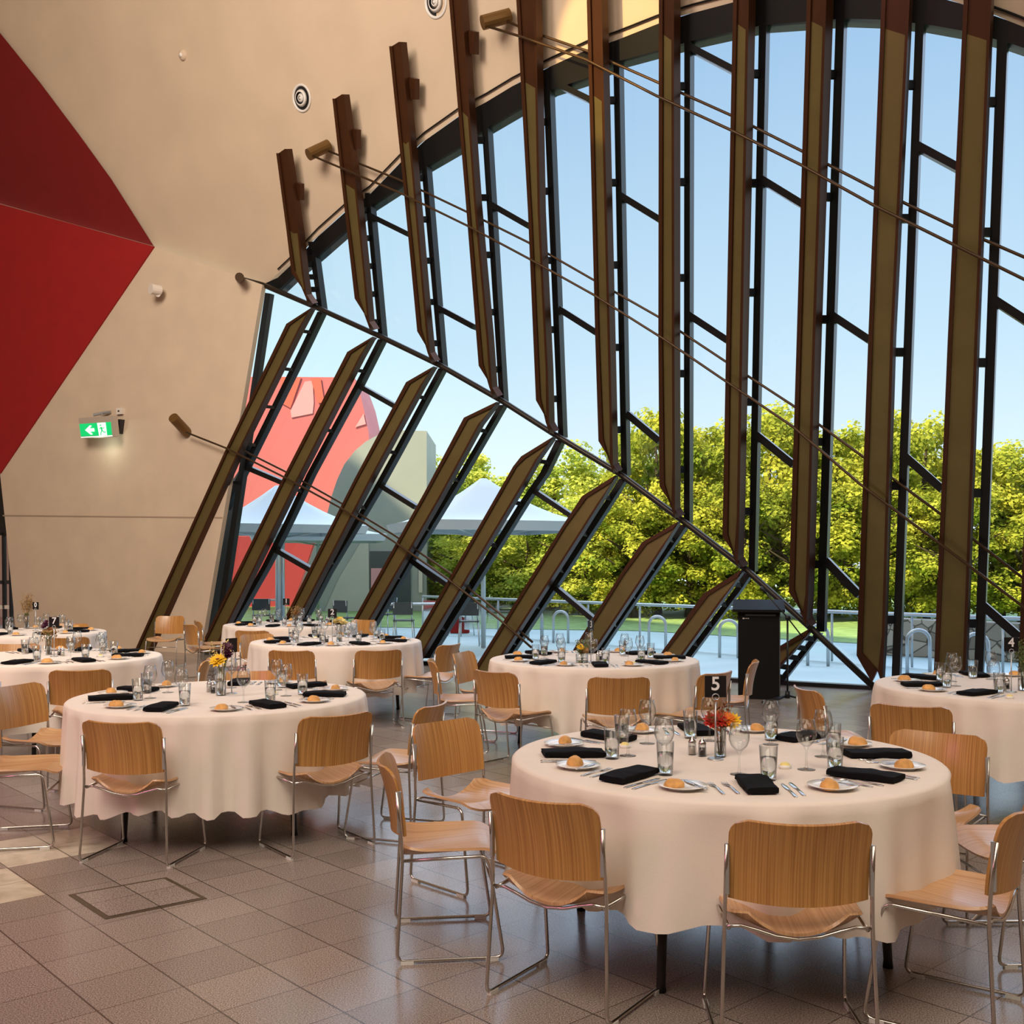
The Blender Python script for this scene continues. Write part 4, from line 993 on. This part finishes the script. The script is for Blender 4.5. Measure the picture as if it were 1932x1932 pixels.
# umbrellas
def make_umbrella(cx_, cy_, hw, zt, ze, rz, lab, pole_r=.045, poles=((0,0),)):
    r = empty('terrace_umbrella', (cx_, cy_, 0), rz); tag(r, lab, 'umbrella', 'pale terrace umbrellas')
    m = MB(); n = 6; q = 32
    for i in range(n+1):
        t = i/n
        for j in range(q):
            th = 2*PI*j/q; c_, s_ = math.cos(th), math.sin(th); k = 1/max(abs(c_), abs(s_)); k = 1+(k-1)*.85
            sag = ze+(zt-ze)*((1-t)**1.55)
            m.v.append((c_*k*hw*(t*.97+.03), s_*k*hw*(t*.97+.03), sag))
    for i in range(n):
        for j in range(q): j2 = (j+1) % q; m.f.append((i*q+j, i*q+j2, (i+1)*q+j2, (i+1)*q+j))
    m.f.append(tuple(range(q))); m.obj('canopy', M['umbrella'], r, True)
    m = MB(); pts = [Vector(m_) for m_ in []]
    A, B = [], []
    for j in range(q+1):
        th = 2*PI*j/q; c_, s_ = math.cos(th), math.sin(th); k = 1/max(abs(c_), abs(s_)); k = 1+(k-1)*.85
        A.append(Vector((c_*k*hw, s_*k*hw, ze))); B.append(Vector((c_*k*hw*.96, s_*k*hw*.96, ze-.17)))
    m.strip(A, B); m.obj('valance', M['umbrella_dark'], r)
    for dx, dy in poles:
        m = MB(); m.tube([(dx,dy,0),(dx,dy,zt-.1)], pole_r, 10); m.obj('pole', M['steel'], r, True)
    for k in range(4):
        a = PI/4+k*PI/2; m = MB(); m.tube([(.03*math.cos(a),.03*math.sin(a),ze-.25),(hw*1.2*math.cos(a),hw*1.2*math.sin(a),ze-.02)], .018, 6); m.obj('rib', M['steel'], r, True)
    return r
make_umbrella((912-CX)/F*19.6, 19.6, 1.55, 3.13, 2.30, .35, 'pale blue terrace umbrella in front of the trees')
make_umbrella((524-CX)/F*23, 23, 1.6, 3.25, 2.36, .5, 'pale blue terrace umbrella before the red building', .05, ((0,0),(.12,.05)))
make_umbrella((600-CX)/F*27, 27, 1.7, 2.9, 2.28, .2, 'white terrace umbrella behind, half hidden by the pale one')
# railing
rA, rB = Vector((-2.1,24.9,0)), Vector((9.6,11.9,0))
ra = empty('terrace_railing'); tag(ra, 'steel railing with glass infill along the terrace edge', 'railing')
m = MB(); m.tube([rA+Vector((0,0,.79)), rB+Vector((0,0,.79))], .028, 8); m.obj('handrail', M['steel'], ra, True)
for k in range(14):
    p = rA.lerp(rB, k/13); m = MB(); m.tube([p, p+Vector((0,0,.79))], .02, 8); m.obj('post', M['steel'], ra, True)
m = MB(); m.poly([rA+Vector((0,0,.08)), rB+Vector((0,0,.08)), rB+Vector((0,0,.7)), rA+Vector((0,0,.7))]); m.obj('pane', M['pane_low'], ra)
def make_hoop():
    m = MB(); pts = [(-.15,0,0)]+[(-.15*math.cos(t*PI/10), 0, .47+.15*math.sin(t*PI/10)) for t in range(11)]+[(.15,0,0)]
    m.tube(pts, .026, 8); return tag(m.obj('bicycle_hoop', M['steel'], None, True), 'x', 'bicycle hoop')
hoop = Kind(make_hoop())
for i, (px, Y) in enumerate([(1010,21.6),(1058,20.9),(1240,18.9),(1375,17.6),(1543,16.2),(1733,15.0),(1842,14.2)]):
    hoop.put(((px-CX)/F*Y, Y, -.005), -.3, f"steel bicycle hoop on the terrace, {ORD[i]} in the row counted from the umbrella", 'bicycle hoops')
# stone wall
m = MB(); m.prism([(6.0,18.4,0),(8.2,16.6,0),(11,14.6,0),(11,14.6,.62),(8.2,16.6,.60),(6.0,18.4,.62)], (.3,.4,0)); tag(m.obj('stone_garden_wall', M['stone']), 'low rough stone garden wall beyond the railing', 'garden wall')
# café furniture on the terrace
def make_cafe_chair():
    r = empty('cafe_chair'); tag(r, 'x', 'chair')
    for sx in (-1,1):
        for sy in (-1,1):
            m = MB(); m.tube([(sx*.2,sy*.2,0),(sx*.17,sy*.17,.46)], .012, 6); m.obj('leg', M['steel'], r, True)
        m = MB(); m.tube([(sx*.17,-.17,.46),(sx*.17,-.22,.82)], .012, 6); m.obj('back_post', M['steel'], r, True)
    m = MB(); m.box((0,0,.465), (.38,.38,.02)); m.obj('seat', M['cafe'], r)
    m = MB(); m.box((0,-.205,.70), (.38,.02,.24)); m.obj('backrest', M['cafe'], r)
    return r
cch = Kind(make_cafe_chair())
for i, (px, Y, a, lab) in enumerate([(762,20.5,0,'charcoal café chair on the terrace beside the long table'),(885,20.2,0,'charcoal café chair on the terrace beneath the front umbrella'),(725,23,1.2,'charcoal café chair behind the third lower fin'),(497,22.5,0,'charcoal café chair by the red wall outside'),(655,21.5,-.6,'charcoal café chair outside behind table two'),(870,23,2.4,'charcoal café chair beyond the red planter')]):
    cch.put(((px-CX)/F*Y, Y, -.005), a, lab, 'café chairs outside')
def make_cafe_table():
    r = empty('cafe_table'); tag(r, 'x', 'table')
    m = MB(); m.box((0,0,.74), (1.5,.7,.03)); m.obj('top', M['steel'], r)
    for sx in (-1,1):
        for sy in (-1,1):
            m = MB(); m.tube([(sx*.68,sy*.3,0),(sx*.68,sy*.3,.73)], .02, 6); m.obj('leg', M['steel'], r, True)
    return r
ct = Kind(make_cafe_table())
ct.put(((760-CX)/F*21.6, 21.6, -.005), .2, 'long steel café table outside between the third and fourth lower fins', 'café tables outside'); ct.put(((470-CX)/F*24, 24, -.005), .1, 'steel café table outside by the red wall', 'café tables outside')
pl = empty('planter_box', ((868-CX)/F*24, 24, 0)); tag(pl, 'small red planter box on the terrace under the umbrella', 'planter')
m = MB(); m.box((0,0,.17), (.42,.4,.34)); m.obj('tub', M['red'], pl); m = MB(); m.box((0,0,.345), (.36,.34,.02)); m.obj('soil', M['bark'], pl)

# trees
HT = 2.6
def make_tree(seed, mt):
    rr = random.Random(seed); root = empty('oak_tree'); tag(root, 'x', 'tree')
    m = MB(); ctr = []
    while len(ctr) < 95:
        p = Vector((rr.uniform(-1,1), rr.uniform(-1,1), rr.uniform(-1,1)))
        if .35 < p.length < 1 and (p.length > .6 or rr.random() < .4):
            ctr.append((Vector((p.x*.86, p.y*.86, HT*(.51+p.z*.47))), rr.uniform(.13,.26)))
    for c, rad in ctr:
        for _ in range(150):
            d = Vector((rr.gauss(0,1), rr.gauss(0,1), rr.gauss(0,1))).normalized(); q = rad*rr.uniform(.45,1.1)
            p = c+Vector((d.x*q, d.y*q, d.z*q*.75)); n = (d+Vector((rr.gauss(0,.5), rr.gauss(0,.5), rr.gauss(0,.5)+.6))).normalized()
            a = n.cross(Vector((rr.gauss(0,1), rr.gauss(0,1), rr.gauss(0,1)))).normalized(); b = n.cross(a); s = rr.uniform(.022,.042)
            m.poly([p-a*s, p-b*s*.8, p+a*s*.8, p+b*s*.8])
    m.obj('foliage', M[mt], root)
    m = MB(); m.tube([(0,0,0),(.03,.01,.25*HT),(-.03,0,.55*HT),(.02,.02,.85*HT)], [.075,.06,.045,.01], 8)
    m.obj('trunk', M['bark'], root, True)
    for k in range(6):
        a = rr.uniform(0,6.28); z = rr.uniform(.2,.5)*HT; m = MB(); m.tube([(0,0,z),(.35*math.cos(a),.35*math.sin(a),z+.28),(.75*math.cos(a),.75*math.sin(a),z+.5)], [.035,.024,.008], 6); m.obj('branch', M['bark'], root, True)
    return root
trees = [Kind(make_tree(11,'leaf')), Kind(make_tree(12,'leaf')), Kind(make_tree(13,'leaf2')), Kind(make_tree(14,'leaf2'))]
TR = [(850,39,835,2.6,2),(945,37,872,2.3,3),(1045,35,850,2.6,2),(1150,34,795,2.5,3),(1240,31,758,2.1,0),(1335,33,772,2.3,1),(1450,30,748,2.3,0),(1575,30.5,775,2.3,1),(1672,33,800,2.4,0),(1745,28,752,1.9,1),(1885,27,822,2.1,0),(2000,27,840,2.1,1),
      (805,35,955,1.9,3),(905,33,965,1.8,2),(1000,32,950,1.9,3),(1100,31,925,1.9,2),(1195,29.5,920,1.8,1),(1300,29.5,905,1.8,0),(1400,28.5,880,1.8,1),(1520,28,880,1.9,0),(1640,27.5,880,1.9,1),(1810,26,890,1.7,0),(1930,25.5,930,1.7,1)]
for i, (px, Y, ytop, rad, k) in enumerate(TR):
    zt = H+(HY-ytop)/F*Y
    trees[k].put(((px-CX)/F*Y, Y, 0), R.uniform(0,6.28), ('tall' if i < 12 else 'lower')+f" leafy oak tree beyond the lawn, {ORD[i if i < 12 else i-12]} of its row counted from the grey building", 'oak trees beyond the lawn', scale=(rad, rad, zt/(HT*1.03)))

def rebase(root):
    ms = [root] if root.type == 'MESH' else []
    st = list(root.children)
    while st:
        o = st.pop(); st += list(o.children)
        if o.type == 'MESH': ms.append(o)
    pts = [v.co for o in ms for v in o.data.vertices]
    if not pts: return
    lo = Vector((min(p.x for p in pts), min(p.y for p in pts), min(p.z for p in pts))); hi = Vector((max(p.x for p in pts), max(p.y for p in pts), lo.z))
    near = [p for p in pts if p.z < lo.z+.05] or pts
    b = sum((Vector(p) for p in near), Vector())/len(near); b.z = lo.z
    for o in ms: o.data.transform(Matrix.Translation(-b))
    root.location = b
for o in list(C.objects):
    if o.parent is None and o.get('category') and o.matrix_basis == Matrix.Identity(4) and o.get('kind') != 'structure': rebase(o)

# ------------------------------------------------------------------ sky, lights, camera
w = bpy.data.worlds.new('sky'); sc.world = w; w.use_nodes = True; nt = w.node_tree; bg = nt.nodes['Background']
tc = nt.nodes.new('ShaderNodeTexCoord'); sp = nt.nodes.new('ShaderNodeSeparateXYZ'); nt.links.new(tc.outputs['Generated'], sp.inputs[0])
cr = nt.nodes.new('ShaderNodeValToRGB'); e = cr.color_ramp.elements
e[0].position = 0; e[0].color = rgb(236,250,252); e[1].position = 1; e[1].color = rgb(84,132,196)
for p, c in ((.06,(232,247,252)),(.20,(200,226,240)),(.45,(160,194,224))): q = e.new(p); q.color = rgb(*c)
nt.links.new(sp.outputs[2], cr.inputs[0])
mr = nt.nodes.new('ShaderNodeMapRange'); mr.inputs[1].default_value = .05; mr.inputs[2].default_value = -.30; nt.links.new(sp.outputs[0], mr.inputs[0])
mx = nt.nodes.new('ShaderNodeMix'); mx.data_type = 'RGBA'; mx.inputs[7].default_value = rgb(214,248,252)
mm = nt.nodes.new('ShaderNodeMath'); mm.operation = 'MULTIPLY'; mm.inputs[1].default_value = .55; nt.links.new(mr.outputs[0], mm.inputs[0])
nt.links.new(mm.outputs[0], mx.inputs[0]); nt.links.new(cr.outputs[0], mx.inputs[6]); nt.links.new(mx.outputs[2], bg.inputs[0]); bg.inputs[1].default_value = 1.15
def light(kind, name, loc, target, energy, col, size=1., spot=None):
    l = bpy.data.lights.new(name, kind); l.energy = energy; l.color = col
    if kind == 'AREA': l.shape = 'SQUARE'; l.size = size
    if kind == 'SUN': l.angle = .02
    if kind == 'SPOT': l.spot_size = spot; l.spot_blend = .3; l.shadow_soft_size = size
    o = bpy.data.objects.new(name, l); C.objects.link(o); o.location = loc
    d = Vector(target)-Vector(loc); o.rotation_euler = d.to_track_quat('-Z', 'Y').to_euler(); return o
light('SUN', 'sun', (-26,6,40), (0,30,0), 8.0, lin((255,236,190)))
sg = light('SUN', 'added_sky_fill', (14,60,52), (0,8,0), 3.4, lin((218,232,255))); sg.data.angle = 1.5  # added wide second sun, cool fill through the glazing on top of the sky
light('AREA', 'hall_lamp', (-3,-2,9.5), (-2,9,3), 930, lin((255,238,218)), 7)
light('AREA', 'hall_lamp', (5,0,8), (2,6,0), 230, lin((255,236,214)), 5)
light('AREA', 'hall_lamp', (-6,6,9.4), (-8,19,5.2), 1150, lin((255,238,220)), 4)
light('AREA', 'stage_wash', (-9,1,5), (-3,6,0), 130, lin((255,150,190)), 2)
light('SPOT', 'sun_gleam_spot', (-8,5,9.5), (.95,12.4,7.6), 8000, lin((255,214,130)), .05, .16)  # spot added inside the hall to imitate low sun on the top fins
light('POINT', 'exit_sign_glow', tuple(S(185,840,.62,False)), (0,0,0), 3.2, lin((240,255,235)))
cam = bpy.data.cameras.new('camera'); co = bpy.data.objects.new('camera', cam); C.objects.link(co)
co.location = (0,0,H); co.rotation_euler = (PI/2,0,0); cam.sensor_width = 36; cam.lens = F/1932*36; cam.shift_y = (HY-CX)/1932; cam.clip_end = 2000
sc.camera = co
sc.view_settings.view_transform = 'Standard'; sc.view_settings.look = 'None'; sc.view_settings.exposure = 0
cy = sc.cycles; cy.max_bounces = 10; cy.diffuse_bounces = 3; cy.glossy_bounces = 4; cy.transmission_bounces = 8; cy.transparent_max_bounces = 12
cy.caustics_reflective = False; cy.caustics_refractive = False; cy.sample_clamp_indirect = 4
